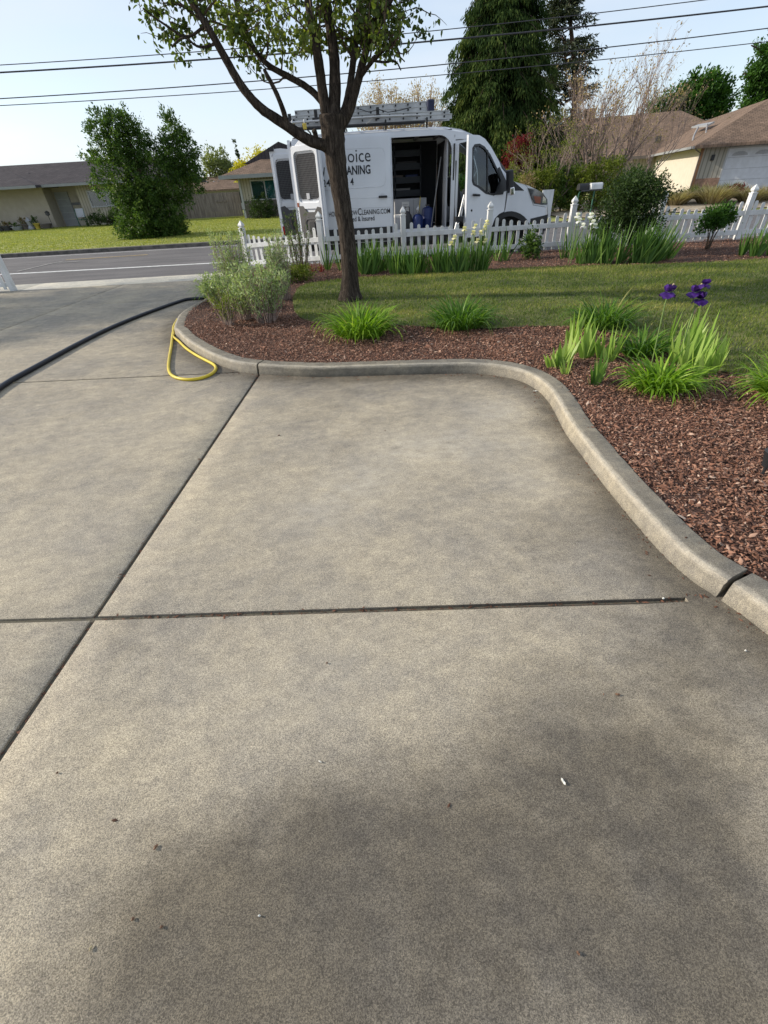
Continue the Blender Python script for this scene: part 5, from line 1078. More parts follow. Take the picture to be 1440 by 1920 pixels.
for k, a in enumerate((588, 603)): iris_fans('astilbe', wz(a, 509, .17), [(0, 0, .2, 1)], FO['red'], ['reddish new shoots at the foot of the fence, left one', 'reddish new shoots at the foot of the fence, right one nearer the trunk'][k], 'shoots', 170+k, .2, .02)
# ------------------------------------------------------------------ houses
def roof_mesh(b, x0, x1, y0, y1, ze, zr, inset_l, inset_r, ym=None, th=.14, oh=.0, axis='x'):
    """hip or gable roof; ridge along x from x0+inset_l to x1-inset_r"""
    ym = (y0+y1)/2 if ym is None else ym
    vs = [(x0, y0, ze), (x1, y0, ze), (x1, y1, ze), (x0, y1, ze), (x0+inset_l, ym, zr), (x1-inset_r, ym, zr)]
    if axis == 'y': vs = [(ym2, xx, zz) for xx, ym2, zz in vs]
    n = 6; vs += [(x, y, z-th) for x, y, z in vs]
    fs = [(0, 1, 5, 4), (1, 2, 5), (2, 3, 4, 5), (3, 0, 4), (6, 10, 11, 7), (7, 11, 8), (8, 11, 10, 9), (9, 10, 6), (0, 6, 7, 1), (1, 7, 8, 2), (2, 8, 9, 3), (3, 9, 6, 0)]
    return b.add(vs, fs)
def wallbox(b, x0, x1, y0, y1, z0, z1): return b.box((x0, y0, z0), (x1, y1, z1))
def window(parent, x0, x1, z0, z1, y, panes=2, curt=None, name='window'):
    b = MB(); t = .07
    for a, c in (((x0, z0), (x1, z0+t)), ((x0, z1-t), (x1, z1)), ((x0, z0+t), (x0+t, z1-t)), ((x1-t, z0+t), (x1, z1-t))): b.box((a[0], y-.05, a[1]), (c[0], y, c[1]))
    for k in range(1, panes): xm = x0+(x1-x0)*k/panes; b.box((xm-.03, y-.045, z0+t), (xm+.03, y, z1-t))
    w_ = b.build(name, m_trim, parent); b = MB(); b.box((x0+t, y-.012, z0+t), (x1-t, y-.008, z1-t)); b.build('pane', m_glass, w_)
    if curt:
        for k, mm in enumerate(curt):
            xa = x0+t+(x1-x0-2*t)*k/len(curt); xb = x0+t+(x1-x0-2*t)*(k+1)/len(curt); nn = 24; b = MB(); vs = []
            for i in range(nn+1):
                x = xa+(xb-xa)*i/nn; yy = y-.006+.0*i; dd = .0035*math.sin(i*1.9); vs += [(x, y-.004+dd*0-.0, z0+t), (x, y-.004, z1-t)]
            b.add(vs, [(2*i, 2*i+2, 2*i+3, 2*i+1) for i in range(nn)]); b.build('curtain', mm, w_)
    return w_
# left house
YH = 38.6; gb = float(fz(YH))
hl_ = empty('ranch_house', (0, 0, 0), 0, 'beige single storey house with a dark roof across the road at the left', 'house')
xa = A(0, 400, YH).x-3; xd0 = A(93, 390, YH).x; xw0 = A(124, 390, YH).x; xe = A(300, 400, YH).x
xdr0, xdr1 = A(112, 390, YH).x, A(140, 390, YH).x
b = MB(); wallbox(b, xa, xd0, YH, YH+9, gb-.3, 2.62); b.build('wall', m_stucco, hl_)
b = MB(); wallbox(b, xw0+1.1, xe, YH+.02, YH+9, gb-.3, 2.62); b.build('siding', m_batten, hl_)
b = MB(); wallbox(b, xd0, xw0+1.1, YH+1.1, YH+9, gb-.3, 2.62); b.build('porch_wall', m_stucco, hl_)
dx0 = A(112, 390, YH+1.05).x; 
b = MB(); b.box((dx0, YH+1.02, gb), (dx0+.95, YH+1.09, gb+2.05)); dr = b.build('door', m_door, hl_)
b = MB()
for k in range(10): b.box((dx0+.06+k*.092, YH+.99, gb+.05), (dx0+.075+k*.092, YH+1.0, gb+2.0))
for k in range(6): b.box((dx0+.03, YH+.985, gb+.05+k*.39), (dx0+.92, YH+.995, gb+.08+k*.39))
b.build('security_grille', m_trim, dr)
wx0, wx1 = A(166, 370, YH).x, A(212, 370, YH).x; wz0, wz1 = A(180, 389, YH).z, A(168, 357, YH).z
window(hl_, wx0, wx1+.5, wz0, wz1, YH-.0, 2, [m_dglass, m_curt])
b = MB(); roof_mesh(b, xa-1, xe+.8, YH-.9, YH+10.5, 2.72, 4.15, .5, .5); b.build('roof', m_roofd, hl_)
xr = A(62, 355, YH-2).x; b = MB(); roof_mesh(b, xa-6, xr, YH-1.6, YH+8, 2.70, 3.72, 3, 4.2, ym=YH+3); b.build('wing_roof', m_roofd, hl_)
b = MB(); b.box((xa-1, YH-.98, 2.56), (xe+.8, YH-.90, 2.71)); b.box((xa-6, YH-1.68, 2.54), (xr, YH-1.60, 2.69)); b.build('gutter', m_gut, hl_)
vp = A(57, 332, YH+2.2); b = MB(); b.tube([(vp.x, YH+2.2, 3.0), (vp.x, YH+2.2, vp.z+.25)], .05, 8); b.build('vent_pipe', m_dgrey, hl_)
vp = A(84, 326, YH+2.6); b = MB(); b.box((vp.x-.25, YH+2.4, 3.2), (vp.x+.25, YH+2.9, vp.z+.12)); b.build('roof_vent', m_dgrey, hl_, bevel=.05)
b = MB(); s_ = A(142, 382, YH-.02); b.box((s_.x-.3, YH-.0, s_.z-.08), (s_.x+.3, YH+.015, s_.z+.08)); b.build('house_number', m_dgrey, hl_)
# porch clutter
def pot(px, lb, plant, r=.18, h=.3, m_=None, seed=1, name='flower_pot', ph=.35):
    p = A(px, 428, YH-.7); t = empty(name, (p.x, YH-.7, gb), 0, lb, 'pot'); b = MB(); b.lathe([(r*.7, 0), (r, h*.8), (r*1.1, h*.85), (r*1.1, h), (r*.9, h), (r*.85, h*.8)], 12); b.build('pot', m_ or m_brick, t, smooth=True)
    if plant is not None: crown('leaves', t, [(0, 0, h+ph*.5, r*1.4, r*1.4, ph*.6)], 260, .09, plant, seed, clump=.08)
pot(2, 'dark leafy pot plant at the far left of the house wall', FO['darkb'], .28, .3, m_dgrey, 1, ph=.7); pot(14, 'dark pot by the house wall, second from the left', FO['dry'], .3, .3, m_dgrey, 2, ph=.2)
pot(34, 'wide grey bowl planter by the left house wall', FO['bush'], .38, .22, m_lgrey, 3, ph=.2); pot(49, 'brown pot with dry stems by the left house wall', FO['dry'], .2, .35, m_brown, 4)
pot(72, 'yellow pot with a green plant by the left house wall', FO['bush'], .2, .36, m_ypl, 5); pot(89, 'low dark trough planter beside the yellow pot', None, .35, .3, m_brown, 6)
p = A(58, 425, YH-.6); t = empty('garden_statue', (p.x, YH-.6, gb), 0, 'pale stone garden ornament by the left house wall', 'ornament'); b = MB(); b.lathe([(.2, 0), (.22, .1), (.14, .2), (.18, .42), (.22, .5), (.1, .62), (.08, .7), (0, .74)], 14); b.build('statue', m_lgrey, t, smooth=True)
p = A(99, 425, YH-.6); t = empty('bird_feeder', (p.x, YH-.6, gb), 0, 'dark feeder on a thin post left of the porch', 'feeder'); b = MB(); b.tube([(0, 0, 0), (0, 0, .75)], .02, 6); b.build('post', m_dgrey, t); b = MB(); b.lathe([(.02, .72), (.14, .78), (.14, .92), (.16, .94), (0, 1.04)], 12); b.build('feeder_body', m_dgrey, t)
p = A(153, 410, YH-1.0); t = empty('folding_chair', (p.x, YH-1.0, gb), R(15), 'green folding garden chair beside the front door of the left house', 'chair')
b = MB()
for x in (-.27, .27): b.tube([(x, .25, 0), (x, -.12, .62), (x, .22, 1.05)], .018, 6); b.tube([(x, -.25, 0), (x, .2, .60)], .018, 6)
b.build('frame', m_green, t); b = MB(); b.box((-.27, -.2, .40), (.27, .22, .43)); b.build('seat', m_green, t, bevel=.01); b = MB(); b.add([(-.26, .10, .55), (.26, .10, .55), (.26, .24, 1.05), (-.26, .24, 1.05), (-.26, .13, .55), (.26, .13, .55), (.26, .27, 1.05), (-.26, .27, 1.05)], [(0, 1, 2, 3), (7, 6, 5, 4), (0, 4, 5, 1), (2, 6, 7, 3)]); b.build('backrest', m_lgrey, t)
# wooden fence
YF = 41; g2 = float(fz(YF)); fx0, fx1 = A(330, 400, YF).x, A(458, 400, YF).x; fz1 = A(400, 362, YF).z
t = empty('board_fence', (fx0, YF, g2), 0, 'weathered grey board fence between the two houses across the road', 'fence'); n = int((fx1-fx0)/.145); b = MB(); rg = random.Random(2)
for k in range(n): b.box((k*.145, rg.uniform(-.01, .01), 0), (k*.145+.138, .02, fz1-g2+rg.uniform(-.02, .02)))
b.build('boards', m_wood, t); b = MB()
for k in range(0, n, 16): b.box((k*.145, .025, 0), (k*.145+.1, .12, fz1-g2-.02))
b.build('posts', m_wood, t); b = MB(); gx = A(405, 380, YF).x-fx0; b.box((gx, -.04, (fz1-g2)*.62), (gx+.9, -.012, (fz1-g2)*.62+.09)); b.build('gate_brace', m_wood, t)
# brown roofed house behind that fence
YB = 58; x0, x1 = A(340, 350, YB).x, A(462, 350, YB).x+6; ze = A(400, 357, YB).z; zr_ = A(400, 331, YB+4).z
t = empty('neighbour_house', (0, 0, 0), 0, 'low house with a brown roof showing above the board fence', 'house'); b = MB(); wallbox(b, x0, x1, YB, YB+7, 0, ze); b.build('wall', m_trim, t)
b = MB(); roof_mesh(b, x0-1, x1+1, YB-.6, YB+8, ze+.05, zr_, .4, .4); b.build('roof', m_roofb, t)
for px in (388, 402, 410):
    p = A(px, 345, YB+2.0); b = MB(); b.tube([(p.x, YB+2, ze), (p.x, YB+2, p.z+.25)], .09, 8); b.build('vent_pipe', m_lgrey, t)
for a, c, mm in ((368, 377, m_brick), (385, 392, m_dglass), (395, 401, m_trim), (433, 450, m_dglass)):
    p, q = A(a, 362, YB), A(c, 362, YB); b = MB(); b.box((p.x, YB-.05, ze-1.2), (q.x, YB-.002, ze-.25)); b.build('window', mm, t)
# teal curtain house, running on behind the van
YC = 36; gc = float(fz(YC)); x0 = A(455, 380, YC).x; ze = A(455, 331, YC-.6).z; x1 = x0+15
t = empty('teal_curtain_house', (0, 0, 0), 0, 'beige house with teal curtains and brown hip roof beyond the open van doors', 'house')
b = MB(); wallbox(b, x0, x1, YC, YC+9, gc-.2, ze); b.build('wall', m_batten, t); b = MB(); b.box((x0-.02, YC-.04, gc-.1), (x1, YC-.0, gc+.95)); b.build('skirt_panel', m_brown, t)
b = MB(); b.box((x0-.03, YC-.05, gc-.1), (x0+.10, YC+.05, ze)); b.build('corner_board', m_trim, t)
wa, wb = A(472, 360, YC).x, A(525, 360, YC).x; window(t, wa, wb, A(480, 376, YC).z, A(480, 337, YC).z, YC-.05, 2, [m_tealw, m_teal])
b = MB(); roof_mesh(b, x0-1.0, x1+1, YC-.9, YC+10, ze+.06, ze+1.9, 5.2, 5.2); b.build('roof', m_roofb, t); b = MB(); b.box((x0-1.0, YC-.96, ze-.10), (x1+1, YC-.90, ze+.10)); b.build('gutter', m_gut, t)
b = MB(); xg = A(512, 300, YC+1.5).x; b.add([(xg-2.0, YC+1.6, ze+.72), (xg+2.6, YC+1.6, ze+1.0), (xg+.5, YC+1.6, ze+1.75), (xg-2.0, YC+4.6, ze+.72), (xg+2.6, YC+4.6, ze+1.0), (xg+.5, YC+4.6, ze+1.75)], [(0, 1, 2), (0, 2, 5, 3), (1, 4, 5, 2)]); b.build('gable', m_roofd, t)
# right house, turned 18 degrees
HR = R(-18); c0 = A(1295, 352, 34); g3 = .24
t = empty('garage_house', (c0.x, 34, 0), HR, 'cream house with a brown hip roof and a white garage door at the right', 'house'); W = 7.2
b = MB(); wallbox(b, 0, .12, .1, 16, -.1, 2.52); b.build('sunlit_wall', m_cream, t)
b = MB(); wallbox(b, 0.121, 1.45, 0, .3, g3+.75, 2.52); wallbox(b, 6.4, W+2, 0, .3, -.1, 2.52); wallbox(b, 1.45, 6.4, .0, .3, 2.42, 2.52); b.build('front_siding', m_battgrey, t)
b = MB(); wallbox(b, .0, 1.45, -.04, .26, -.1, g3+.75); b.build('brick_skirt', m_brick, t); b = MB(); b.box((-.03, -.06, g3), (.12, .1, 2.5)); b.build('corner_board', M('rust_trim', (.28, .15, .08), .8), t)
b = MB(); b.box((1.45, .10, 0), (6.4, .16, 2.42)); gd_ = b.build('garage_door', M('garage_white', (.62, .64, .68), .6), t)
b = MB()
for z in (.6, 1.15, 1.7): b.box((1.5, .09, g3+z), (6.4, .099, g3+z+.012))
b.build('panel_joint', m_grey, gd_)
for k in range(4):
    xx = 2.15+k*1.22; b = MB(); n = 10; vs = [(xx+.42*math.cos(math.pi*i/n), .092, 2.03+.20*math.sin(math.pi*i/n)) for i in range(n+1)]; vs2 = [(x, .075, z) for x, y, z in vs]; b.add(vs2+vs, [tuple(range(n+1))]+[(i, i+1, i+n+2, i+n+1) for i in range(n)]); w_ = b.build('fan_window', m_lgrey, gd_)
    b = MB()
    for q in range(1, 6): a = math.pi*q/6; b.tube([(xx, .07, 2.03), (xx+.42*math.cos(a), .07, 2.03+.20*math.sin(a))], .012, 4)
    b.build('muntin', m_trim, w_)
b = MB(); b.box((1.40, -.03, g3), (1.49, .1, 2.42)); b.box((1.49, -.03, 2.38), (6.4, .1, 2.46)); b.build('door_frame', m_trim, t)
b = MB(); b.box((.62, -.12, 1.86), (.80, -.0, 2.14)); b.build('wall_lamp', m_black, t, bevel=.02)
b = MB(); roof_mesh(b, -.7, 20, -.55, W+.6, 2.62, 4.75, 3.9, .4, axis='y'); b.build('roof', m_roofb, t)
b = MB(); b.box((-.68, -.62, 2.47), (W+.7, -.55, 2.60)); b.box((-.77, -.55, 2.47), (-.70, 16, 2.60)); b.build('gutter', m_gut, t); b = MB(); b.tube([(-.5, -.6, 2.45), (-.05, -.12, 2.25), (-.06, -.10, g3)], .04, 6); b.build('downpipe', m_brown, t)
b = MB(); roof_mesh(b, -13.5, 8, 13.5, 25.5, 2.60, 5.75, 6.0, 6.0); b.build('main_roof', m_roofb, t); b = MB(); wallbox(b, -12.8, 6, 14.2, 24.8, -.1, 2.5); b.build('main_wall', m_battgrey, t)
b = MB(); b.box((-13.5, 13.42, 2.40), (-.7, 13.5, 2.62)); b.build('main_gutter', m_brown, t)
def loc_(px, py, Y): return t.matrix_basis.inverted() @ A(px, py, Y)
t.matrix_basis = Matrix.Translation(t.location) @ Matrix.Rotation(HR, 4, 'Z')
q = loc_(1103, 228, 54); b = MB(); b.box((q.x-.5, q.y-.4, 3.2), (q.x+.5, q.y+.4, q.z+.75)); b.box((q.x-.55, q.y-.45, q.z+.75), (q.x+.55, q.y+.45, q.z+.87)); ch = b.build('chimney', m_brick, t)
# flue and sloping duct on the roof
q = Vector((1.2, 7.5, 3.4)); b = MB(); b.add([(1.1, 5.2, 3.75), (1.5, 5.2, 3.9), (1.5, 9.5, 4.05), (1.1, 9.5, 3.95), (1.1, 5.2, 3.85), (1.5, 5.2, 4.0), (1.5, 9.5, 4.15), (1.1, 9.5, 4.05)], [(3, 2, 1, 0), (4, 5, 6, 7), (0, 1, 5, 4), (1, 2, 6, 5), (2, 3, 7, 6), (3, 0, 4, 7)]); b.build('solar_panel', m_gut, t)
b = MB(); b.tube([(.3, 4.3, 3.0), (.35, 4.6, 3.3), (.55, 5.0, 3.75)], .06, 8); b.tube([(1.0, 4.4, 3.3), (1.0, 4.8, 3.85)], .05, 8); b.build('vent_pipe', m_grey, t)
q = loc_(1234, 258, 45); b = MB(); b.box((q.x-.2, q.y-.2, q.z-.3), (q.x+.2, q.y+.2, q.z+.1)); b.build('roof_vent', m_dgrey, t)
# yard in front of it
b = MB(); v, f = cdt([(8, 21.0), (34, 20.6), (40, 30), (26, 32.8), (17.5, 33.6), (9, 34)], [], 1.2); b.add([(x, y, float(fz(y))+.02+.26*math.exp(-((x-14.5)/5)**2-((y-24)/3)**2)) for x, y in v], f); tag(b.build('gravel_bed', m_gravel, smooth=True), kind='structure')
def gz(x, y): return float(fz(y))+.02+.26*math.exp(-((x-14.5)/5)**2-((y-24)/3)**2)
def yard(px, Y, s, mat, lb, seed, n=700, h=.8):
    x = A(px, 380, Y).x; t = empty('ornamental_grass', (x, Y, gz(x, Y)-.03), 0, lb, 'grass clump', 'dry grass clumps in the yard across the road'); rg = np.random.default_rng(seed); az = rg.uniform(0, 6.28, n); r = s*.4*np.sqrt(rg.random(n))
    blades('leaves', mat, t, np.stack([np.cos(az)*r, np.sin(az)*r, 0*r], 1), az, .1+.6*r/(s*.4), rg.uniform(.5, 1.3, n), h*rg.uniform(.6, 1.1, n), .028, seg=3, rg=rg)
yard(1335, 22.2, 1.25, FO['straw'], 'large straw coloured grass clump below the garage door', 201, 1300, .85); yard(1266, 22.5, .95, FO['straw'], 'brownish grass clump left of the large straw one', 202, 900, .7); yard(1405, 22.0, .9, FO['straw'], 'straw coloured grass clump at the right, below the garage door', 203, 900, .7)
yard(1300, 24.5, .9, FO['olive'], 'greenish grass clump below the corner of the cream wall', 204, 700, .7); yard(1362, 24.5, .9, FO['olive'], 'green grass clump behind the large straw one', 206, 700, .8); yard(1435, 22.6, .9, FO['straw'], 'dry grass clump farthest right', 207, 600, .75)
x = A(1376, 375, 23.5).x; leafy('shrub', (x, 23.5, gz(x, 23.5)), [(0, 0, .3, .4, .4, .25)], 900, .07, FO['red'], 'small dark red shrub between the grass clumps below the garage door', 'shrub', 210, clump=.1)
# mailboxes on the far side of the road
p = A(1097, 392, 20.9); t = empty('mailbox', (p.x-.02, 20.9, .0), R(14), 'dark mailbox, left one of the pair beyond the fence', 'mailbox')
def mailbox(t, mat, dmat):
    b = MB(); n = 10; o = [(-.095, 1.05), (.095, 1.05)]+[(.095*math.cos(a), 1.16+.095*math.sin(a)) for a in np.linspace(0, math.pi, n)]; k = len(o)
    b.add([(x, 0, z) for x, z in o]+[(x, .46, z) for x, z in o], [tuple(range(k)), tuple(range(2*k-1, k-1, -1))]+[(i, i+k, (i+1) % k+k, (i+1) % k) for i in range(k)]); bb = b.build('box', mat, t); bb.rotation_euler = (0, 0, R(90))
    b = MB(); o2 = [(x*1.04, 1.10+(z-1.10)*1.03) for x, z in o]; b.add([(x, -.02, z) for x, z in o2]+[(x, .005, z) for x, z in o2], [tuple(range(k)), tuple(range(2*k-1, k-1, -1))]+[(i, i+k, (i+1) % k+k, (i+1) % k) for i in range(k)]); d = b.build('door', dmat, t); d.rotation_euler = (0, 0, R(90))
mailbox(t, m_black, m_dgrey); b = MB(); b.tube(smooth_path([(-.38, 0, -.1), (-.40, 0, .85), (-.36, 0, 1.02), (-.05, 0, 1.035)], 2), .022, 8); b.build('bracket_post', m_green, t, smooth='all')
t = empty('mailbox', (p.x+.44, 20.85, .0), R(10), 'white mailbox, right one of the pair beyond the fence', 'mailbox'); mailbox(t, m_vwhite, m_lgrey); b = MB(); b.box((-.80, -.03, 1.0), (.02, .03, 1.045)); b.build('shelf', m_dgrey, t); b = MB(); b.tube([(-.25, 0, -.1), (-.25, 0, 1.0)], .03, 6); b.build('post', m_green, t)
# white board beyond the van nose
p, q = A(1012, 357, 17.6), A(1034, 400, 17.6)
p = A(1017, 357, 15.3); t = empty('white_panel', (p.x+.02, 15.3, 0), R(14), 'upright white board showing just ahead of the van nose', 'board'); b = MB(); b.box((0, 0, .55), (.36, .02, A(1024, 356, 15.3).z)); b.build('board', m_vwhite, t); b = MB(); b.box((.16, .021, 0), (.21, .05, 1.2)); b.build('post', m_vwhite, t)
# ------------------------------------------------------------------ overhead wires
for k, (l, m_, r_, lb, rr) in enumerate((((0, 122), (800, 59), (1240, 10), 'thin overhead wire, topmost of four across the sky', .016), ((0, 136), (800, 78), (1440, 12), 'thick overhead wire, second of four from the top', .030), ((0, 185), (800, 124), (1440, 53), 'overhead wire, third of four from the top', .020), ((0, 198), (800, 143), (1440, 78), 'overhead wire, lowest of four across the sky', .016))):
    YW = 22; a, c, e = A(*l, YW), A(*m_, YW), A(*r_, YW); co_ = np.polyfit([a.x, c.x, e.x], [a.z, c.z, e.z], 2); co_[0] = max(co_[0], .0006); 
    # keep the sag but pass through the outer two points
    f0 = np.polyval([co_[0], 0, 0], [a.x, e.x]); s_ = ((e.z-f0[1])-(a.z-f0[0]))/(e.x-a.x); i0 = a.z-f0[0]-s_*a.x
    b = MB(); b.tube([(x, YW, co_[0]*x*x+s_*x+i0) for x in np.linspace(-45, 45, 60)], rr*.8, 6, jit=0); tag(b.build('overhead_wire', m_wire, smooth='all'), lb, 'wire')
# ------------------------------------------------------------------ trees and hedges beyond the road
def at2(px, py, Y): p = A(px, py, Y); return p
def place(name, basepx, Y, blobs, n, ls, mat, lb, cat, seed, tr=.15, base_z=None, **kw):
    """blobs: (px, py, radius_px, [dy], [rz scale]) read off as real sizes at distance Y"""
    bx = A(basepx, 400, Y).x; bz = float(fz(Y)) if base_z is None else base_z; L_ = []
    for bl_ in blobs:
        px, py, r = bl_[:3]; p = A(px, py, Y); rr = abs(A(px+r, py, Y).x-p.x); L_.append((p.x-bx, (bl_[3] if len(bl_) > 3 else 0), p.z-bz, rr, rr*.9, rr*(bl_[4] if len(bl_) > 4 else 1)))
    return tree_(name, (bx, Y, bz), L_, n, ls, mat, lb, cat, seed, tr, **kw)
place('bush', 285, 24.5, [(280, 400, 62, 0, 1), (225, 330, 58), (300, 335, 56), (243, 268, 42), (205, 255, 36), (235, 240, 30), (330, 290, 40), (325, 240, 22, 0, 1.6), (345, 330, 38), (355, 280, 24), (285, 410, 60), (172, 292, 17, 0, .6), (265, 430, 50, 0, .5), (310, 432, 42, 0, .5), (215, 222, 16), (322, 222, 10, 0, 2)], 62000, .10, FO['bush'], 'large dark green bush on the lawn across the road', 'bush', 301, .16, clump=.16, shell=.36)
place('tree', 410, 62, [(410, 305, 22), (398, 318, 20), (428, 318, 18)], 3800, .24, FO['pale'], 'small pale green tree behind the board fence', 'tree', 302, .2, clump=.4)
place('tree', 480, 52, [(480, 312, 24), (452, 322, 18), (500, 305, 16), (512, 318, 20)], 4500, .2, FO['yellow'], 'bright yellow green tree behind the teal curtain house', 'tree', 303, .2, clump=.35)
bx = at2(455, 330, 78); t = empty('cypress', (bx.x, 78, .2), 0, 'thin dark spire of a cypress on the skyline', 'tree'); zt = A(452, 270, 78).z; b = MB(); b.tube([(0, 0, 0), (0, 0, 1.5)], .2, 6); b.build('trunk', m_twig, t); crown('crown', t, [(.1-.35*i/9, 0, 1.2+(zt-1.4)*i/9, .75*(1-i/9)+.08, .7*(1-i/9)+.08, .8) for i in range(10)], 5000, .2, FO['conif'], 304, clump=.2, up=1.2)
place('shrub', 490, 34.8, [(478, 392, 20), (500, 392, 22), (488, 400, 22), (515, 395, 18)], 5000, .09, FO['darkb'], 'rounded dark shrub under the teal curtained window', 'shrub', 305, .05, clump=.15)
place('shrub', 200, 37.0, [(185, 410, 16, 0, .6), (205, 408, 18, 0, .7), (172, 416, 12, 0, .5), (222, 408, 16, 0, .8)], 3500, .10, FO['darkb'], 'low dark shrub under the window of the left house', 'shrub', 306, .05, clump=.15)
# drooping conifer : tiers of hanging sprays
def conifer(name, px, Y, tiers, lb, mat, seed, nb, ls, droop, cl, zb=.2, skirt=1.0, trunk=.28, per=46, bare=False):
    """tiers : (py, left px, right px)"""
    bx = A(px, 330, Y).x; t = empty(name, (bx, Y, zb), 0, lb, 'tree'); rg = np.random.default_rng(seed); zs = []; hw2 = []; cxs = []
    for py, l, r in tiers: p, q = A(l, py, Y), A(r, py, Y); zs.append((p.z+q.z)/2-zb); hw2.append((q.x-p.x)/2); cxs.append((p.x+q.x)/2-bx)
    o = np.argsort(zs); zs = np.array(zs)[o]; hw2 = np.array(hw2)[o]; cxs = np.array(cxs)[o]
    b = MB(); zt = zs[-1]; tapered(b, [(0, 0, -.1), (0, 0, zt*.5), (float(cxs[-1]), 0, zt)], trunk, .03, 8); Ps, Ds, Rn = [], [], []
    for k in range(nb):
        z = zt*(rg.random()**.9)*.98+.15; az = rg.uniform(0, 2*np.pi); R_ = np.interp(z, zs, hw2)*rg.choice([.55, .8, .95, 1.05, 1.25])*rg.uniform(.9, 1.1); c0_ = np.interp(z, zs, cxs); L_ = R_; d = np.array([np.cos(az), np.sin(az), 0])
        m = 6; pts = []
        for i in range(m+1):
            s = i/m; pts.append(np.array([c0_*1.0, 0, z])+d*L_*s+np.array([0, 0, L_*(.28*s-droop*s*s)]))
        if k % 2 == 0 or bare: b.tube([tuple(q) for q in pts], [.035*(1-.8*i/m) for i in range(m+1)], 4)
        tone = rg.normal(0, .12)
        for i in range(2 if not bare else 3, m+1):
            nn = int(per*(.4+.6*i/m)); q = pts[i-1]+(pts[i]-pts[i-1])*rg.random((nn, 1)); wd = cl*(.35+.3*i/m); sidev = np.array([-d[1], d[0], 0]); off = sidev*rg.normal(0, wd, (nn, 1))+rg.normal(0, .05, (nn, 3)); hang = np.abs(off@sidev)*.55+rg.random(nn)*cl*.7*skirt
            q = q+off; q[:, 2] -= hang*rg.random(nn); Ps.append(q); Ds.append(d*.35+rg.normal(0, .25, (nn, 3))+np.array([0, 0, -1.0*skirt])+sidev*np.sign(off@sidev)[:, None]*.3); Rn.append(np.clip(.35+tone+.22*(i == m)+rg.normal(0, .14, nn), 0, 1))
    b.build('trunk', m_twig, t, smooth='all'); P = np.concatenate(Ps); leaves('foliage', P, np.concatenate(Ds), ls*rg.uniform(.6, 1.4, len(P)), ls*.26, mat, t, rg, np.concatenate(Rn)); return t
conifer('drooping_conifer', 935, 29, [(-150, 925, 935), (-60, 905, 985), (0, 885, 1010), (50, 868, 1015), (100, 858, 1015), (150, 850, 1020), (200, 845, 1025), (250, 845, 1030), (310, 845, 1030)], 'tall dark conifer with drooping branches behind the van', FO['conif'], 311, 760, .20, .55, .34, per=85)
conifer('grey_conifer', 1062, 33, [(-40, 1055, 1068), (0, 1035, 1085), (40, 1020, 1090), (90, 1005, 1110), (130, 1005, 1120), (180, 1010, 1110), (240, 1010, 1100), (300, 1015, 1100)], 'thin grey green conifer with gaps in its crown, right of the drooping one', FO['conif2'], 312, 170, .22, .1, .30, skirt=.2, per=30, bare=True)
# leafless trees
def bare(name, px, Y, r, h, lb, seed, depth=5, mat=None, base_r=.09, buds=None, spread=.55, n0=5, budn=.5, lean=0, bsz=.06, mz=.45):
    bx = A(px, 360, Y).x; t = empty(name, (bx, Y, float(fz(Y))), 0, lb, 'tree'); rg = random.Random(seed); b = MB(); bp = []
    def br(p, d, L_, rr, k):
        n = 4; pts = [p]; d = d.normalized()
        for i in range(n): d = (d+Vector((rg.gauss(0, .10), rg.gauss(0, .10), .05))).normalized(); pts.append(pts[-1]+d*L_/n)
        b.tube(pts, [rr*(1-.45*i/n) for i in range(n+1)], 5 if k > 2 else 3, cap=False)
        if k == 0: bp.append(pts[-1]); bp.append(pts[-2]); return
        for i in range(rg.choice([2, 3, 3])):
            s = Vector((rg.gauss(0, 1), rg.gauss(0, 1), rg.gauss(.1, .5))).normalized(); br(pts[rg.choice([2, 3, 4, 4])], d+s*spread, L_*rg.uniform(.62, .85), rr*.55, k-1)
    for i in range(n0):
        a = 2*math.pi*i/n0+rg.random(); br(Vector((0, 0, -.05)), Vector((math.cos(a)*spread+lean, math.sin(a)*spread, 1)), h*.30*rg.uniform(.8, 1.1), base_r, depth)
    b.build('branches', mat or m_paletwig, t, smooth='all')
    if buds is not None:
        Pn = np.array([tuple(p) for p in bp for _ in range(3)]); rgn = np.random.default_rng(seed); Pn = Pn+rgn.normal(0, bsz*.8, Pn.shape); k = rgn.random(len(Pn)) < budn; Pn = Pn[k]
        leaves('crown', Pn, rgn.normal(size=Pn.shape)+[0, 0, .6], bsz*rgn.uniform(.6, 1.3, len(Pn)), bsz*.5, buds, t, rgn)
    return t
bare('budding_tree', 1118, 25, 2.5, 6.4, 'small bare tree with budding twigs in front of the brown roof', 321, 5, m_paletwig, .095, FO['tan'], .44, 9, .22, .05, .10)
bare('budding_tree', 1030, 24, 1.5, 4.0, 'low twiggy tree with pale branches left of the budding tree', 322, 5, m_paletwig, .05, FO['olive'], .55, 5, .5, -.02, .07)
bare('budding_tree', 1195, 33, 2.5, 5.6, 'thin bare tree behind the chimney side of the brown roof', 323, 5, m_paletwig, .05, FO['tan'], .4, 5, .2, .02, .10)
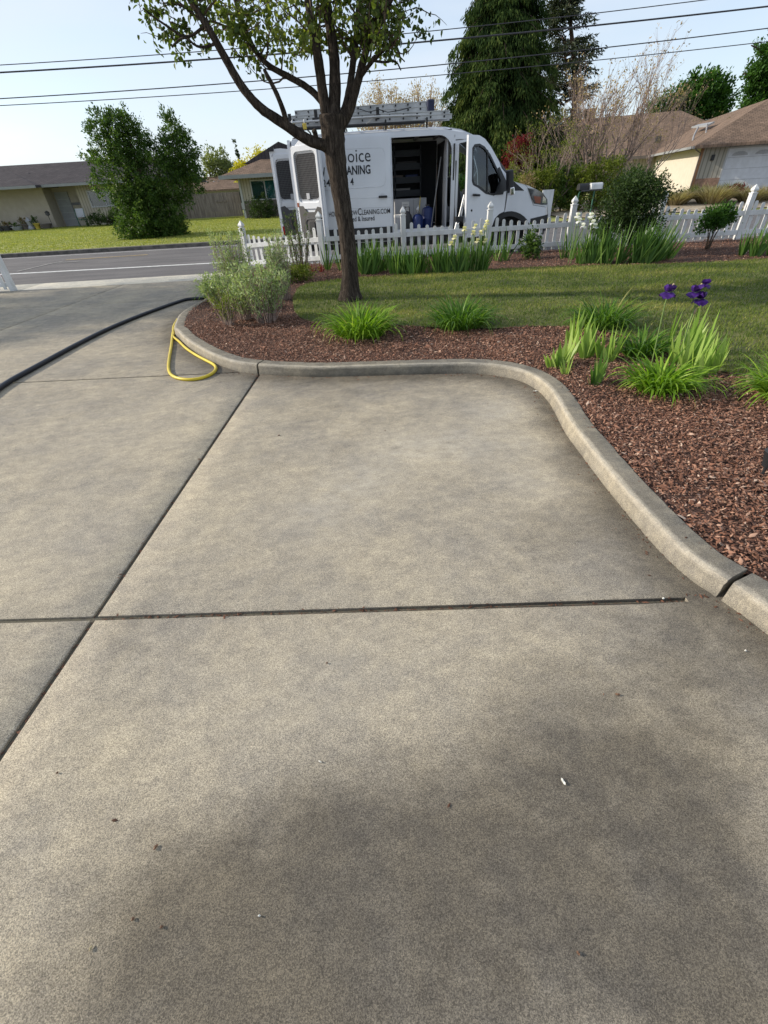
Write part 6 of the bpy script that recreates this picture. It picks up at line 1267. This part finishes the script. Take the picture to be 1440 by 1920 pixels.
def hedge(px0, px1, py0, Y, n, mat, lb, seed, ls=.085, cl=.18, dz=0):
    p, q = A(px0, py0, Y), A(px1, py0, Y); mx_ = (p.x+q.x)/2; w2 = (q.x-p.x)/2; g_ = float(fz(Y)); h = p.z-g_; rg = random.Random(seed); k = max(3, int(w2*1.6)); l = []
    for i in range(k):
        x = -w2+2*w2*(i+.5)/k; l += [(x, rg.uniform(-.3, .3), h*rg.uniform(.62, .80), 2*w2/k*.9, .6, h*.25), (x, rg.uniform(-.3, .3), h*.35, 2*w2/k*.9, .7, h*.36)]
    return tree_('hedge_bush', (mx_, Y, g_), l, n, ls, mat, lb, 'bush', seed, .06, clump=cl, shell=.4)
hedge(958, 1040, 318, 23.5, 9000, FO['olive'], 'olive green bush just beyond the van nose', 331); hedge(1030, 1100, 300, 24.3, 9000, FO['bush'], 'mid green bush behind the mailboxes', 332); hedge(1085, 1160, 298, 23.6, 9000, FO['olive'], 'yellowish green bush right of the mailboxes', 333); hedge(1150, 1222, 310, 25.5, 8000, FO['bush'], 'green bush in front of the cream wall, behind the big dark bush', 334)
hedge(975, 1010, 330, 22.6, 3000, FO['dry'], 'dry straw coloured bush beside the olive one beyond the van nose', 335); 
place('red_shrub', 968, 25.6, [(965, 285, 16), (985, 300, 16), (958, 305, 14), (978, 268, 12)], 3500, .09, FO['red'], 'dark red leaved shrub at the foot of the drooping conifer', 'shrub', 336, .04, clump=.16)
hedge(850, 960, 330, 26.5, 9000, FO['green'], 'bright green bush seen through the cab windows of the van', 337, .1)
hedge(560, 860, 322, 30, 12000, FO['darkb'], 'dark hedge across the road behind the van', 338, .12)
place('tree', 1290, 62, [(1240, 222, 30), (1275, 210, 36), (1315, 195, 40), (1350, 175, 22), (1345, 205, 26), (1305, 170, 26), (1335, 150, 14), (1225, 215, 20), (1270, 182, 18), (1360, 160, 9)], 15000, .34, FO['green'], 'bushy green tree on the skyline behind the right house', 'tree', 341, .35, clump=.55)
place('tree', 1435, 52, [(1435, 190, 36), (1410, 215, 24), (1440, 130, 34), (1415, 150, 20), (1455, 90, 30), (1430, 95, 16), (1480, 150, 50), (1400, 215, 14)], 14000, .3, FO['green'], 'tall green tree cut off by the right edge of the photo', 'tree', 342, .35, clump=.5)
for px, h_, s, lb in ((725, 145, 343, 'brownish bare crowned tree far behind the van, left of two'), (790, 150, 344, 'brownish bare crowned tree far behind the van, right of two')):
    Yq = 70; bx = A(px, 330, Yq).x; t = empty('bare_tree', (bx, Yq, .2), 0, lb, 'tree'); zt = A(px, h_, Yq).z; rg = random.Random(s); b = MB(); pts = []
    for k in range(90):
        a = rg.uniform(0, 6.28); r = rg.random()**.5*3.6; e = Vector((math.cos(a)*r, math.sin(a)*r, zt*(1-.30*(r/3.6)**2)*rg.uniform(.8, 1.0))); m1 = Vector((e.x*.45, e.y*.45, e.z*.55)); P_ = smooth_path([(0, 0, 1), m1, e], 2); b.tube(P_, [.10*(1-.9*i/(len(P_)-1)) for i in range(len(P_))], 4)
        for _ in range(60): q = P_[rg.randrange(len(P_)//2, len(P_))]; pts.append(tuple(q+Vector((rg.gauss(0, .35), rg.gauss(0, .35), rg.gauss(0, .35)))))
    b.build('trunk', m_paletwig, t, smooth='all'); Pn = np.array(pts); rgn = np.random.default_rng(s); leaves('crown', Pn, rgn.normal(size=Pn.shape)+[0, 0, .8], .26, .09, FO['tan'], t, rgn)
bare('bare_tree', 842, 60, 2.5, 9.5, 'pale twiggy tree far behind the roof of the van', 345, 5, m_paletwig, .06, FO['tan'], .5, 5, .5)
# trees that stand left of the picture and shade the driveway mouth and lawn
tree_('street_tree', (-14.5, 11.2, 0), [(0, 0, 4.6, 2.3, 2.2, 1.5), (-.8, .6, 5.6, 1.9, 1.8, 1.2), (1.3, -.6, 4.2, 1.5, 1.4, 1.0), (-1.2, -1.4, 4.3, 1.5, 1.4, 1.0)], 15000, .10, FO['pear'], 'leafy street tree standing left of the driveway mouth', 'tree', 351, .17, clump=.3, shell=.5)
tree_('street_tree', (-19.5, 10.4, 0), [(0, 0, 6.2, 2.6, 2.2, 1.8), (1.2, -1, 5.2, 2, 1.6, 1.2), (-1.2, 1, 7.2, 2, 1.6, 1.2)], 9000, .12, FO['pear'], 'tall street tree farther left of the driveway mouth', 'tree', 352, .2, clump=.35, shell=.5)
